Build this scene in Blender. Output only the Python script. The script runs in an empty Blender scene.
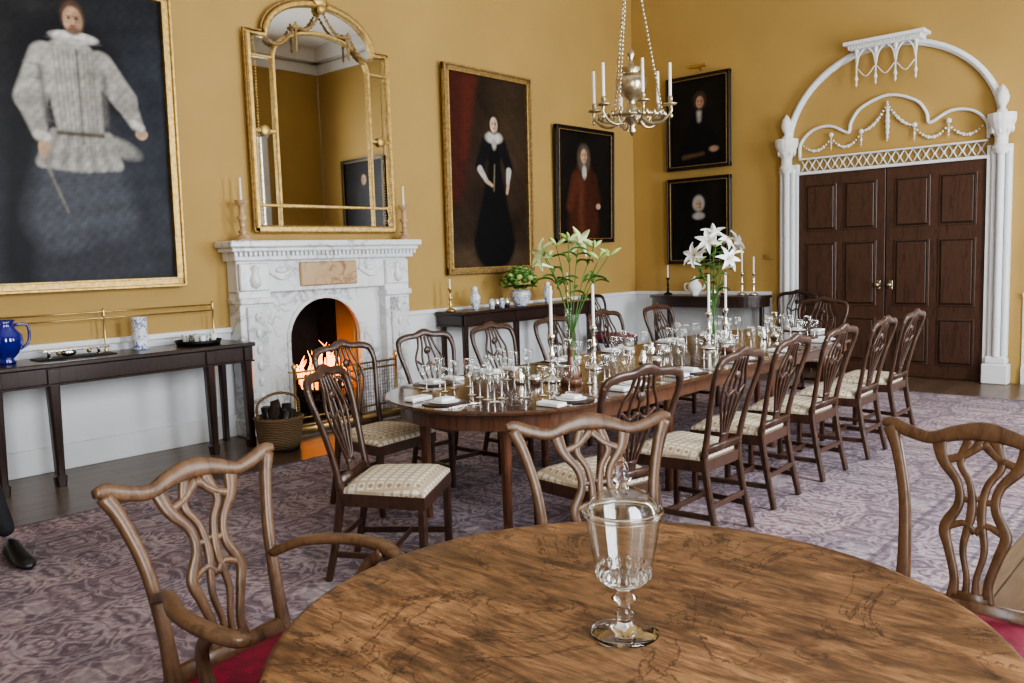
import bpy, bmesh, math, random
import numpy as np
from mathutils import Matrix, Vector
random.seed(4)
D=bpy.data; COL=bpy.context.scene.collection
pi=math.pi
# ------------------------------------------------------------------ materials
def newmat(name):
    m=D.materials.new(name); m.use_nodes=True
    nt=m.node_tree; return m,nt,nt.nodes['Principled BSDF']
def setc(b,k,v):
    if k in b.inputs: b.inputs[k].default_value=v
def coords(nt,scale=(1,1,1),rot=(0,0,0)):
    tc=nt.nodes.new('ShaderNodeTexCoord'); mp=nt.nodes.new('ShaderNodeMapping')
    mp.inputs['Scale'].default_value=scale; mp.inputs['Rotation'].default_value=rot
    nt.links.new(tc.outputs['Object'],mp.inputs['Vector']); return mp.outputs['Vector']
def noise(nt,vec,scale,detail=4,rough=.5,dist=0):
    n=nt.nodes.new('ShaderNodeTexNoise'); n.inputs['Scale'].default_value=scale
    n.inputs['Detail'].default_value=detail; n.inputs['Roughness'].default_value=rough; n.inputs['Distortion'].default_value=dist
    nt.links.new(vec,n.inputs['Vector']); return n.outputs['Fac']
def ramp(nt,fac,stops,interp='LINEAR'):
    r=nt.nodes.new('ShaderNodeValToRGB'); r.color_ramp.interpolation=interp
    el=r.color_ramp.elements
    while len(el)>1: el.remove(el[0])
    el[0].position=stops[0][0]; el[0].color=(*stops[0][1],1)
    for p,c in stops[1:]:
        e=el.new(p); e.color=(*c,1)
    nt.links.new(fac,r.inputs['Fac']); return r.outputs['Color']
def mixc(nt,fac,a,b,mode='MIX'):
    m=nt.nodes.new('ShaderNodeMix'); m.data_type='RGBA'; m.blend_type=mode
    if isinstance(fac,(int,float)): m.inputs[0].default_value=fac
    else: nt.links.new(fac,m.inputs[0])
    for i,x in ((6,a),(7,b)):
        if isinstance(x,tuple): m.inputs[i].default_value=(*x,1)
        else: nt.links.new(x,m.inputs[i])
    return m.outputs[2]
def math_(nt,op,a,b=None):
    m=nt.nodes.new('ShaderNodeMath'); m.operation=op
    for i,x in enumerate((a,b)):
        if x is None: continue
        if isinstance(x,(int,float)): m.inputs[i].default_value=x
        else: nt.links.new(x,m.inputs[i])
    return m.outputs[0]
def bump(nt,b,h,strength=.3,dist=.01):
    n=nt.nodes.new('ShaderNodeBump'); n.inputs['Strength'].default_value=strength; n.inputs['Distance'].default_value=dist
    nt.links.new(h,n.inputs['Height']); nt.links.new(n.outputs['Normal'],b.inputs['Normal'])
def plain(name,c,rough=.5,metal=0,var=.12,scale=8,coat=0,bmp=0):
    m,nt,b=newmat(name); v=coords(nt); n=noise(nt,v,scale)
    lo=tuple(x*(1-var) for x in c); hi=tuple(min(1,x*(1+var)) for x in c)
    nt.links.new(ramp(nt,n,[(.3,lo),(.7,hi)]),b.inputs['Base Color'])
    b.inputs['Roughness'].default_value=rough; b.inputs['Metallic'].default_value=metal
    setc(b,'Coat Weight',coat)
    if bmp: bump(nt,b,noise(nt,v,scale*6),bmp)
    return m
def wood(name,dark,light,rough=.35,scale=(2,14,14),coat=.2,sc=3.):
    m,nt,b=newmat(name); v=coords(nt,scale)
    n=noise(nt,v,sc,6,.6,.6)
    nt.links.new(ramp(nt,n,[(.3,dark),(.55,light),(.75,dark)]),b.inputs['Base Color'])
    b.inputs['Roughness'].default_value=rough; setc(b,'Coat Weight',coat); setc(b,'Coat Roughness',.2)
    return m
def glass(name,c=(1,1,1),rough=0.0,ior=1.45):
    m,nt,b=newmat(name)
    b.inputs['Base Color'].default_value=(*c,1); b.inputs['Roughness'].default_value=rough
    setc(b,'Transmission Weight',1.0); setc(b,'IOR',ior); return m
def thinglass(name,tint=(.97,.985,.98),edge=(.62,.66,.66),gmax=.55,g0=.05):
    m,nt,b=newmat(name); out=nt.nodes['Material Output']; nt.nodes.remove(b)
    lw=nt.nodes.new('ShaderNodeLayerWeight'); lw.inputs['Blend'].default_value=.35
    tr=nt.nodes.new('ShaderNodeBsdfTransparent'); nt.links.new(ramp(nt,lw.outputs['Facing'],[(.45,tint),(.95,edge)]),tr.inputs[0])
    g=nt.nodes.new('ShaderNodeBsdfGlossy'); g.inputs['Roughness'].default_value=.04; g.inputs[0].default_value=(1,1,1,1)
    mx=nt.nodes.new('ShaderNodeMixShader'); nt.links.new(ramp(nt,lw.outputs['Facing'],[(0,(g0,)*3),(.5,(g0*2,)*3),(1,(gmax,)*3)]),mx.inputs[0]); nt.links.new(tr.outputs[0],mx.inputs[1]); nt.links.new(g.outputs[0],mx.inputs[2])
    nt.links.new(mx.outputs[0],out.inputs['Surface']); return m
def emis(name,c,s):
    m,nt,b=newmat(name); v=coords(nt); n=noise(nt,v,9)
    col=ramp(nt,n,[(.3,(c[0],c[1]*.5,c[2]*.3)),(.6,c)])
    nt.links.new(col,b.inputs['Base Color']); nt.links.new(col,b.inputs['Emission Color'])
    b.inputs['Emission Strength'].default_value=s; return m

M_yellow=plain('wall_ochre',(.425,.276,.088),.75,var=.06,scale=1.2)
M_white=plain('paint_white',(.76,.78,.80),.45,var=.03,scale=3)
M_plaster=plain('plaster_white',(.74,.74,.72),.6,var=.04,scale=10)
M_ceil=plain('ceiling_white',(.82,.80,.76),.8,var=.02)
M_mahog=wood('mahogany',(.010,.006,.005),(.036,.016,.011),.3,(14,14,2),.25)
M_door=wood('door_mahogany',(.028,.013,.009),(.080,.037,.022),.45,(16,16,1.6),.05)
M_chair=wood('chair_mahogany',(.020,.010,.006),(.066,.030,.017),.34,(10,10,3),.2)
M_walnut=wood('chair_walnut',(.048,.023,.011),(.135,.070,.034),.40,(9,9,3),.12)
M_tabtop=wood('table_mahogany',(.036,.016,.010),(.095,.043,.023),.13,(12,1.6,12),.5)
M_tableg=wood('table_leg_wood',(.05,.020,.010),(.14,.056,.027),.28,(12,12,2),.3)
M_gold=plain('gilt',(.55,.38,.14),.38,.8,.3,30,bmp=.3)
M_golddk=plain('gilt_dark',(.33,.22,.09),.48,.65,.35,30,bmp=.3)
M_brass=plain('brass',(.56,.42,.20),.3,1,.15,12)
M_antique=plain('antique_brass',(.50,.43,.30),.3,1,.2,14)
M_silver=plain('silver',(.85,.84,.82),.15,1,.06,12)
M_black=plain('black_frame',(.014,.010,.008),.35,0,.3,12)
M_wax=plain('candle_wax',(.88,.86,.80),.45,var=.04)
M_glass=glass('clear_glass'); M_thin=thinglass('thin_glass',g0=.08,gmax=.7); M_glassg=thinglass('vase_glass',(.90,.97,.91),(.5,.66,.52)); M_gob=thinglass('goblet_crystal',(.95,.97,.97),(.30,.33,.33),.8,.09)
M_blueg=plain('cobalt_glass',(.006,.008,.20),.08,0,.3,6,coat=1)
M_crimson=plain('crimson_damask',(.20,.006,.032),.75,var=.3,scale=25,bmp=.2)
M_green=plain('leaf_green',(.07,.17,.03),.5,var=.35,scale=15)
M_lgreen=plain('bud_green',(.38,.50,.16),.5,var=.3,scale=20)
M_petal=plain('lily_petal',(.88,.88,.84),.5,var=.05)
M_petalg=plain('lily_petal_green',(.62,.74,.38),.5,var=.15,scale=20)
M_linen=plain('linen_white',(.85,.86,.87),.8,var=.04,scale=20)
M_iron=plain('black_iron',(.012,.012,.012),.5,.6,.3)
M_soot=plain('soot_brick',(.006,.006,.006),.95,var=.5,scale=10,bmp=.6)
M_ember=emis('fire_flame',(1,.38,.07),6.5)
M_log=plain('fire_log',(.035,.022,.016),.9,var=.5,scale=20,bmp=.5)
m,nt,b=newmat('blue_white_porcelain'); v=coords(nt); n=noise(nt,v,28,3,.6,1.5)
nt.links.new(ramp(nt,n,[(.0,(.75,.78,.82)),(.53,(.78,.80,.83)),(.56,(.05,.10,.35)),(.63,(.10,.17,.45)),(.66,(.78,.8,.83))]),b.inputs['Base Color'])
b.inputs['Roughness'].default_value=.12; M_porc=m
def marble(name,base,vein,sc=2.2,wd=1.):
    m,nt,b=newmat(name); v=coords(nt,(1,1,1),(.3,.5,.2)); n=noise(nt,v,sc,8,.6,1.4)
    a=math_(nt,'ABSOLUTE',math_(nt,'SUBTRACT',n,.5)); n2=noise(nt,v,sc*.8,2)
    c=ramp(nt,a,[(0,vein),(.02*wd,tuple((x+y)/2 for x,y in zip(vein,base))),(.06*wd,base)])
    k=ramp(nt,n2,[(.40,(0,0,0)),(.58,(1,1,1))])
    nt.links.new(mixc(nt,k,base,c),b.inputs['Base Color'])
    b.inputs['Roughness'].default_value=.25; return m
M_marble=marble('statuary_marble',(.76,.77,.78),(.42,.42,.45),2.6)
M_marble2=marble('veined_marble',(.70,.71,.72),(.22,.23,.26),4.2,1.3)
M_marble3=marble('slip_marble',(.76,.77,.78),(.34,.35,.38),3.0,1.0)
M_siena=marble('siena_marble',(.50,.34,.19),(.24,.13,.07),4)
M_hearth=plain('hearth_stone',(.14,.13,.12),.5)
m,nt,b=newmat('seat_fabric_cream'); v=coords(nt)
ch=nt.nodes.new('ShaderNodeTexVoronoi'); ch.inputs['Scale'].default_value=21; ch.inputs['Randomness'].default_value=.0
nt.links.new(v,ch.inputs['Vector'])
wv=nt.nodes.new('ShaderNodeTexWave'); wv.bands_direction='Y'; wv.inputs['Scale'].default_value=6.7; nt.links.new(v,wv.inputs['Vector'])
wx=nt.nodes.new('ShaderNodeTexWave'); wx.bands_direction='X'; wx.inputs['Scale'].default_value=6.7; nt.links.new(v,wx.inputs['Vector'])
st=math_(nt,'MAXIMUM',wv.outputs['Fac'],wx.outputs['Fac'])
c=mixc(nt,.9,ramp(nt,ch.outputs['Distance'],[(.0,(.27,.18,.10)),(.24,(.36,.26,.16)),(.34,(.70,.64,.54))]),ramp(nt,st,[(.55,(1,1,1)),(.92,(.58,.51,.40))]),'MULTIPLY')
nt.links.new(c,b.inputs['Base Color']); b.inputs['Roughness'].default_value=.85; M_cream=m
m,nt,b=newmat('wicker'); v=coords(nt); w=nt.nodes.new('ShaderNodeTexWave'); w.bands_direction='Z'; w.inputs['Scale'].default_value=22; w.inputs['Distortion'].default_value=4
nt.links.new(v,w.inputs['Vector'])
nt.links.new(ramp(nt,w.outputs['Fac'],[(.2,(.12,.068,.032)),(.7,(.40,.27,.14))]),b.inputs['Base Color']); bump(nt,b,w.outputs['Fac'],.8,.02); b.inputs['Roughness'].default_value=.8; M_wicker=m
m,nt,b=newmat('oak_floorboards'); v=coords(nt,(1,1,1),(0,0,pi/2))
br=nt.nodes.new('ShaderNodeTexBrick'); br.inputs['Scale'].default_value=1.0
br.inputs['Brick Width'].default_value=2.6; br.inputs['Row Height'].default_value=.17; br.inputs['Mortar Size'].default_value=.004
br.inputs['Color1'].default_value=(.095,.064,.044,1); br.inputs['Color2'].default_value=(.155,.106,.072,1); br.inputs['Mortar'].default_value=(.012,.008,.006,1)
nt.links.new(v,br.inputs['Vector'])
v2=coords(nt,(14,1.5,1)); n=noise(nt,v2,3,6,.6)
nt.links.new(mixc(nt,.8,br.outputs['Color'],ramp(nt,n,[(.3,(.55,.5,.45)),(.7,(1.2,1.15,1.1))]),'MULTIPLY'),b.inputs['Base Color'])
b.inputs['Roughness'].default_value=.3; M_floor=m
# rug : mirrored (ping-pong) coordinates give symmetric persian motifs
m,nt,b=newmat('persian_rug')
v=coords(nt); sx=nt.nodes.new('ShaderNodeSeparateXYZ'); nt.links.new(v,sx.inputs[0])
def pp(px,py):
    cb=nt.nodes.new('ShaderNodeCombineXYZ')
    nt.links.new(math_(nt,'PINGPONG',sx.outputs[0],px),cb.inputs[0]); nt.links.new(math_(nt,'PINGPONG',sx.outputs[1],py),cb.inputs[1]); return cb.outputs[0]
q=pp(.44,.50); q2=pp(.16,.14)
nA=noise(nt,q,4.4,2.5,.5,1.2)
s1=math_(nt,'ADD',math_(nt,'MULTIPLY',math_(nt,'SINE',math_(nt,'MULTIPLY',nA,52.)),.5),.5)
vo=nt.nodes.new('ShaderNodeTexVoronoi'); vo.inputs['Scale'].default_value=7.5; nt.links.new(q,vo.inputs['Vector'])
vo2=nt.nodes.new('ShaderNodeTexVoronoi'); vo2.inputs['Scale'].default_value=22; nt.links.new(q2,vo2.inputs['Vector'])
c1=ramp(nt,s1,[(0,(.050,.044,.070)),(.22,(.10,.078,.105)),(.40,(.19,.13,.15)),(.55,(.27,.215,.23)),(.78,(.45,.41,.415)),(1,(.50,.47,.46))])
c2=ramp(nt,vo.outputs['Distance'],[(0,(.44,.38,.37)),(.11,(.27,.10,.12)),(.19,(.47,.43,.42)),(.245,(.07,.06,.09)),(.34,(.23,.16,.19)),(.46,(.42,.38,.39)),(.53,(.11,.09,.12))])
c=mixc(nt,.50,c1,c2)
c=mixc(nt,.22,c,ramp(nt,vo2.outputs['Distance'],[(0,(.52,.46,.45)),(.25,(.09,.075,.105)),(.5,(.32,.24,.255))]))
c=mixc(nt,.20,c,(.27,.225,.245))
n2=noise(nt,v,38,3,.6)
c=mixc(nt,.5,c,ramp(nt,n2,[(.35,(.66,.66,.68)),(.65,(1.28,1.25,1.23))]),'MULTIPLY')
nb=noise(nt,v,1.1,3,.6)
c=mixc(nt,.8,c,ramp(nt,nb,[(.35,(.86,.87,.93)),(.65,(1.14,1.02,1.02))]),'MULTIPLY')
ex=math_(nt,'SUBTRACT',2.34,math_(nt,'ABSOLUTE',sx.outputs[0])); ey=math_(nt,'SUBTRACT',4.6,math_(nt,'ABSOLUTE',sx.outputs[1]))
e=math_(nt,'MINIMUM',ex,ey)
bd=ramp(nt,e,[(0,(1,1,1)),(.04,(0,0,0)),(.09,(1,1,1)),(.11,(0,0,0)),(.46,(0,0,0)),(.47,(1,1,1)),(.50,(0,0,0))],'CONSTANT')
c=mixc(nt,math_(nt,'MULTIPLY',bd,.55),c,(.07,.06,.08))
nt.links.new(c,b.inputs['Base Color']); b.inputs['Roughness'].default_value=.95; setc(b,'Specular IOR Level',.15); bump(nt,b,n2,.4,.004); M_rug=m
# round table burr walnut
m,nt,b=newmat('burr_walnut')
RT=-.95
v=coords(nt,(1.3,4.2,1),(0,0,RT)); n=noise(nt,v,2.4,9,.64,1.5)
v1=coords(nt); n3=noise(nt,v1,2.3,6,.6,2.6); nL=noise(nt,v1,3.4,7,.68,1.0)
nF=noise(nt,coords(nt,(6,60,1),(0,0,RT)),3,4,.6); nG=noise(nt,coords(nt,(2.5,18,1),(0,0,RT)),2.6,6,.65,.8)
ca=ramp(nt,n,[(.28,(.036,.016,.007)),(.42,(.115,.056,.023)),(.56,(.215,.116,.052)),(.68,(.140,.070,.029)),(.8,(.050,.023,.009))])
c=mixc(nt,.9,ca,ramp(nt,nL,[(.32,(.42,.38,.36)),(.44,(.82,.80,.78)),(.54,(1.08,1.06,1.03)),(.64,(1.55,1.55,1.52))]),'MULTIPLY')
c=mixc(nt,.85,c,ramp(nt,nF,[(.3,(.60,.58,.57)),(.7,(1.26,1.24,1.22))]),'MULTIPLY')
c=mixc(nt,.9,c,ramp(nt,nG,[(.32,(.52,.48,.45)),(.5,(1,1,1)),(.68,(1.3,1.27,1.22))]),'MULTIPLY')
cc=ramp(nt,math_(nt,'ABSOLUTE',math_(nt,'SUBTRACT',n3,.52)),[(0,(.12,.10,.08)),(.005,(.45,.40,.36)),(.016,(1,1,1))])
c=mixc(nt,.85,c,cc,'MULTIPLY')
kv=nt.nodes.new('ShaderNodeTexVoronoi'); kv.inputs['Scale'].default_value=2.6; nt.links.new(coords(nt,(1,1.6,1),(0,0,RT)),kv.inputs['Vector'])
kd=math_(nt,'ADD',kv.outputs['Distance'],math_(nt,'MULTIPLY',nL,.18))
c=mixc(nt,.9,c,ramp(nt,kd,[(.10,(.26,.22,.20)),(.14,(.62,.58,.54)),(.155,(.24,.21,.19)),(.175,(.85,.83,.8)),(.20,(.55,.51,.48)),(.23,(1,1,1))]),'MULTIPLY')
nt.links.new(c,b.inputs['Base Color']); nt.links.new(ramp(nt,nL,[(.3,(.36,)*3),(.7,(.55,)*3)]),b.inputs['Roughness']); bump(nt,b,nF,.08,.002); M_burr=m
m,nt,b=newmat('mirror_glass'); b.inputs['Metallic'].default_value=1; b.inputs['Base Color'].default_value=(.74,.75,.73,1); b.inputs['Roughness'].default_value=.02
M_mirror=m
m,nt,b=newmat('oil_canvas'); at=nt.nodes.new('ShaderNodeAttribute'); at.attribute_name='Col'
nt.links.new(at.outputs['Color'],b.inputs['Base Color']); b.inputs['Roughness'].default_value=.45; setc(b,'Specular IOR Level',.16)
bump(nt,b,noise(nt,coords(nt),60,4),.15,.005); M_canvas=m
# ------------------------------------------------------------------ builder
def cat(pts,k=6):
    P=[np.array(p,float) for p in pts]; P=[2*P[0]-P[1]]+P+[2*P[-1]-P[-2]]; out=[]
    for i in range(1,len(P)-2):
        for j in range(k):
            t=j/k; a,b_,c_,d=P[i-1:i+3]
            out.append(.5*((2*b_)+(-a+c_)*t+(2*a-5*b_+4*c_-d)*t*t+(-a+3*b_-3*c_+d)*t**3))
    out.append(P[-2]); return out
class B:
    def __init__(s): s.v=[];s.f=[];s.m=[];s.sm=[];s.mats=[];s.M=Matrix.Identity(4)
    def mi(s,m):
        if m not in s.mats: s.mats.append(m)
        return s.mats.index(m)
    def add(s,vs,fs,mat,smooth=True):
        o=len(s.v); s.v+=[tuple(s.M@Vector(x)) for x in vs]; k=s.mi(mat)
        for f in fs: s.f.append([o+i for i in f]); s.m.append(k); s.sm.append(smooth)
    def box(s,c,d,mat,b=.004):
        h=[x/2 for x in d]; b=min(b,*[x*.45 for x in h]); vs=[];ix={}
        for sg in [(i,j,k) for i in(-1,1) for j in(-1,1) for k in(-1,1)]:
            for a in range(3):
                ix[sg,a]=len(vs); vs.append([c[q]+sg[q]*(h[q]-(0 if q==a else b)) for q in range(3)])
        fs=[]
        for a in range(3):
            o=[q for q in range(3) if q!=a]
            for sa in(-1,1):
                l=[]
                for p,q in((-1,-1),(1,-1),(1,1),(-1,1)):
                    g=[0]*3; g[a]=sa; g[o[0]]=p; g[o[1]]=q; l.append(ix[tuple(g),a])
                fs.append(l)
            for p in(-1,1):
                for q in(-1,1):
                    l=[]
                    for (w_,ax) in((-1,o[0]),(1,o[0]),(1,o[1]),(-1,o[1])):
                        g=[0]*3; g[a]=w_; g[o[0]]=p; g[o[1]]=q; l.append(ix[tuple(g),ax])
                    fs.append(l)
        for sg in [(i,j,k) for i in(-1,1) for j in(-1,1) for k in(-1,1)]: fs.append([ix[sg,a] for a in range(3)])
        s.add(vs,fs,mat,False)
    def bx(s,x0,x1,y0,y1,z0,z1,mat,b=.004): s.box(((x0+x1)/2,(y0+y1)/2,(z0+z1)/2),(abs(x1-x0),abs(y1-y0),abs(z1-z0)),mat,b)
    def lathe(s,prof,loc,mat,n=24,smooth=True,sq=None):
        vs=[];rings=[]
        for r,z in prof:
            if r<1e-6: rings.append([len(vs)]); vs.append((loc[0],loc[1],loc[2]+z))
            else:
                rings.append(list(range(len(vs),len(vs)+n)))
                for i in range(n):
                    a=2*pi*i/n; vs.append((loc[0]+r*math.cos(a),loc[1]+r*math.sin(a),loc[2]+z))
        fs=[]
        for A,C in zip(rings,rings[1:]):
            for i in range(n):
                j=(i+1)%n
                if len(A)==1 and len(C)==1: break
                if len(A)==1: fs.append([A[0],C[i],C[j]])
                elif len(C)==1: fs.append([A[i],C[0],A[j]])
                else: fs.append([A[i],A[j],C[j],C[i]])
        s.add(vs,fs,mat,smooth)
    def loft(s,rings,mat,smooth=True,closed=False,cap=True):
        n=len(rings[0]); vs=[p for r in rings for p in r]; fs=[]
        R=len(rings)
        for i in range(R if closed else R-1):
            k=(i+1)%R
            for j in range(n): fs.append([i*n+j,i*n+(j+1)%n,k*n+(j+1)%n,k*n+j])
        if cap and not closed: fs.append(list(range(n))[::-1]); fs.append([(R-1)*n+j for j in range(n)])
        s.add(vs,fs,mat,smooth)
    def sweep(s,pts,w,t,nrm,mat,closed=False,k=6,smooth=True):
        P=cat(pts,k) if k>1 else [np.array(p,float) for p in pts]
        if closed and k>1: P=P[:-1]
        X=[Vector(p[:3]) for p in P]; rings=[]; N0=Vector(nrm).normalized()
        for i,x in enumerate(X):
            if closed: T=X[(i+1)%len(X)]-X[i-1]
            else: T=X[min(i+1,len(X)-1)]-X[max(i-1,0)]
            T.normalize(); S=T.cross(N0)
            if S.length<1e-4: S=Vector((1,0,0))
            S.normalize(); N=S.cross(T)
            ww=(P[i][3] if len(P[i])>3 else w)/2; tt=t/2; b_=min(ww,tt)*.45
            rings.append([x+S*a+N*c for a,c in((ww,-tt+b_),(ww,tt-b_),(ww-b_,tt),(-ww+b_,tt),(-ww,tt-b_),(-ww,-tt+b_),(-ww+b_,-tt),(ww-b_,-tt))])
        s.loft(rings,mat,smooth,closed)
    def tube(s,pts,r,mat,n=8,k=5,closed=False):
        P=cat(pts,k) if k>1 else [np.array(p,float) for p in pts]
        X=[Vector(p[:3]) for p in P]; rings=[]; ref=None
        for i,x in enumerate(X):
            T=(X[min(i+1,len(X)-1)]-X[max(i-1,0)]).normalized()
            if ref is None: ref=T.orthogonal().normalized()
            ref=(ref-T*ref.dot(T)).normalized(); S=T.cross(ref)
            rr=P[i][3] if len(P[i])>3 else r
            rings.append([x+ref*rr*math.cos(2*pi*j/n)+S*rr*math.sin(2*pi*j/n) for j in range(n)])
        s.loft(rings,mat)
    def ell(s,c,r,mat,n=14,m=9):
        prof=[(math.sin(pi*i/m),-math.cos(pi*i/m)) for i in range(m+1)]; prof[0]=(0,-1);prof[-1]=(0,1)
        o=s.M; s.M=s.M@Matrix.Translation(c)@Matrix.Diagonal((r[0],r[1],r[2],1)); s.lathe(prof,(0,0,0),mat,n); s.M=o
    def prism(s,poly,f,t0,t1,mat,smooth=False):
        n=len(poly); vs=[f(a,b_,t0) for a,b_ in poly]+[f(a,b_,t1) for a,b_ in poly]
        fs=[list(range(n))[::-1],list(range(n,2*n))]+[[i,(i+1)%n,n+(i+1)%n,n+i] for i in range(n)]
        s.add(vs,fs,mat,smooth)
    def grid(s,g,mat,smooth=True):
        a=len(g);c=len(g[0]); s.add([p for r in g for p in r],[[i*c+j,i*c+j+1,(i+1)*c+j+1,(i+1)*c+j] for i in range(a-1) for j in range(c-1)],mat,smooth)
    def mesh(s,name):
        me=D.meshes.new(name); me.from_pydata(s.v,[],s.f)
        for m in s.mats: me.materials.append(m)
        me.polygons.foreach_set('material_index',s.m); me.polygons.foreach_set('use_smooth',s.sm)
        bm=bmesh.new(); bm.from_mesh(me); bmesh.ops.recalc_face_normals(bm,faces=bm.faces); bm.to_mesh(me); bm.free()
        me.update(); return me
    def make(s,name,loc=(0,0,0),rz=0,parent=None): return put(name,s.mesh(name),loc,rz,parent)
def put(name,me,loc=(0,0,0),rz=0,parent=None,scale=1):
    o=D.objects.new(name,me); o.location=loc; o.rotation_euler=(0,0,rz); COL.objects.link(o)
    if scale!=1: o.scale=(scale,)*3
    if parent: o.parent=parent
    return o
def empty(name,loc=(0,0,0),rz=0):
    o=D.objects.new(name,None); o.location=loc; o.rotation_euler=(0,0,rz); o.empty_display_size=.1; COL.objects.link(o); return o
# ------------------------------------------------------------------ room shell
XL,YF,XR,YB,ZC=-7.0,10.43,.75,-1.0,5.85
b=B(); b.bx(XL-.2,XR+.2,YB-.2,YF+.2,-.1,0,M_floor,0.001); b.make('floor')
b=B(); b.bx(XL-.2,XR+.2,YB-.2,YF+.2,ZC,ZC+.1,M_ceil,.001); b.make('ceiling')
b=B(); b.bx(XL-.3,XL,YB-.2,4.41,0,ZC,M_yellow,.001); b.bx(XL-.3,XL,5.27,YF+.2,0,ZC,M_yellow,.001); b.bx(XL-.3,XL,4.41,5.27,1.3,ZC,M_yellow,.001)
b.make('wall_left')
b=B(); b.bx(XL,XR,YF,YF+.2,0,ZC,M_yellow,.001); b.make('wall_far')
b=B(); b.bx(XL,XR,YB-.2,YB,0,ZC,M_yellow,.001); b.make('wall_back')
WY=[.9,4.7,8.3]; ww=.72; WZ0,WZ1=.75,4.0
b=B(); edges=[YB]+[e for y in WY for e in (y-ww,y+ww)]+[YF]
for i in range(0,len(edges),2): b.bx(XR,XR+.25,edges[i],edges[i+1],0,ZC,M_yellow,.001)
for y in WY: b.bx(XR,XR+.25,y-ww,y+ww,0,WZ0,M_white,.001); b.bx(XR,XR+.25,y-ww,y+ww,WZ1,ZC,M_yellow,.001)
b.make('wall_right')
for i,y in enumerate(WY):
    b=B(); X=XR+.1
    for yy in (y-ww+.03,y+ww-.03): b.bx(X-.04,X+.04,yy-.03,yy+.03,WZ0,WZ1,M_white)
    for k in (1,2): b.bx(X-.012,X+.012,y-ww+2*ww*k/3-.012,y-ww+2*ww*k/3+.012,WZ0,WZ1,M_white)
    for k in range(7): z=WZ0+(WZ1-WZ0)*k/6; t=.03 if k in(0,3,6) else .012; b.bx(X-.02,X+.02,y-ww,y+ww,z-t,z+t,M_white)
    for yy in (y-ww-.07,y+ww+.07): b.bx(XR-.04,XR,yy-.07,yy+.07,.2,WZ1+.1,M_white)
    b.bx(XR-.06,XR,y-ww-.16,y+ww+.16,WZ1+.0,WZ1+.18,M_white)
    b.make('window_%d'%(i+1))
def run(name,axis,segs,z0,z1,t,mat=M_white,prof=None):
    b=B()
    for (a,c) in segs:
        if axis=='L': b.bx(XL,XL+t,a,c,z0,z1,mat)
        elif axis=='F': b.bx(a,c,YF-t,YF,z0,z1,mat)
        elif axis=='B': b.bx(a,c,YB,YB+t,z0,z1,mat)
        else: b.bx(XR-t,XR,a,c,z0,z1,mat)
    return b.make(name)
Ls=[(YB,3.89),(5.86,YF)]; Fs=[(XL,-4.86),(-2.0,XR)]
Rs=[(edges[i]+(.15 if i else 0),edges[i+1]-(.15 if i<len(edges)-2 else 0)) for i in range(0,len(edges),2)]
for nm,ax,sg in (('left','L',Ls),('far','F',Fs),('back','B',[(XL,XR)]),('right','R',Rs)):
    run('trim_wainscot_'+nm,ax,sg,.2,.96,.015); run('baseboard_'+nm,ax,sg,0,.2,.035); 
    run('trim_dado_'+nm,ax,sg,.955,1.0,.045); 
for nm,ax,sg in (('left','L',[(YB,YF)]),('far','F',[(XL,XR)]),('back','B',[(XL,XR)]),('right','R',[(YB,YF)])):
    run('trim_cornice_'+nm,ax,sg,ZC-.28,ZC,.2,M_plaster); run('trim_frieze_'+nm,ax,sg,ZC-.5,ZC-.3,.04,M_plaster)
b=B(); b.bx(-2.34,2.34,-4.6,4.6,0,.012,M_rug,.003); b.make('persian_rug',(-3.27,4.7,0))
RZ=.017
# ------------------------------------------------------------------ gothic doorway
DX=-3.43
for di,sgn in ((1,-1),(2,1)):
    b=B(); x0=DX+sgn*.006; x1=DX+sgn*1.06; YD=YF-.004
    b.bx(x0,x1,YD-.04,YD,0.01,2.46,M_door)
    for (z0,z1) in ((.16,.70),(.84,1.62),(1.76,2.34)):
        for (f0,f1) in ((.10,.49),(.58,.97)):
            xa=DX+sgn*f0; xb=DX+sgn*f1
            b.bx(xa,xb,YD-.05,YD-.03,z0,z1,M_door,.008); b.bx(xa+sgn*.02,xb-sgn*.02,YD-.0515,YD-.04,z0+.02,z1-.02,M_black,.001); b.bx(xa+sgn*.035,xb-sgn*.035,YD-.062,YD-.04,z0+.035,z1-.035,M_door,.012)
    b.ell((DX+sgn*.07,YD-.10,1.09),(.03,.03,.03),M_antique); b.box((DX+sgn*.07,YD-.047,1.09),(.04,.012,.10),M_antique); b.tube([(DX+sgn*.07,YD-.04,1.09),(DX+sgn*.07,YD-.09,1.09)],.01,M_antique,k=1)
    b.box((DX+sgn*.2,YD-.047,1.08),(.03,.01,.05),M_antique)
    b.make('door_%d'%di)
b=B()
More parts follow.
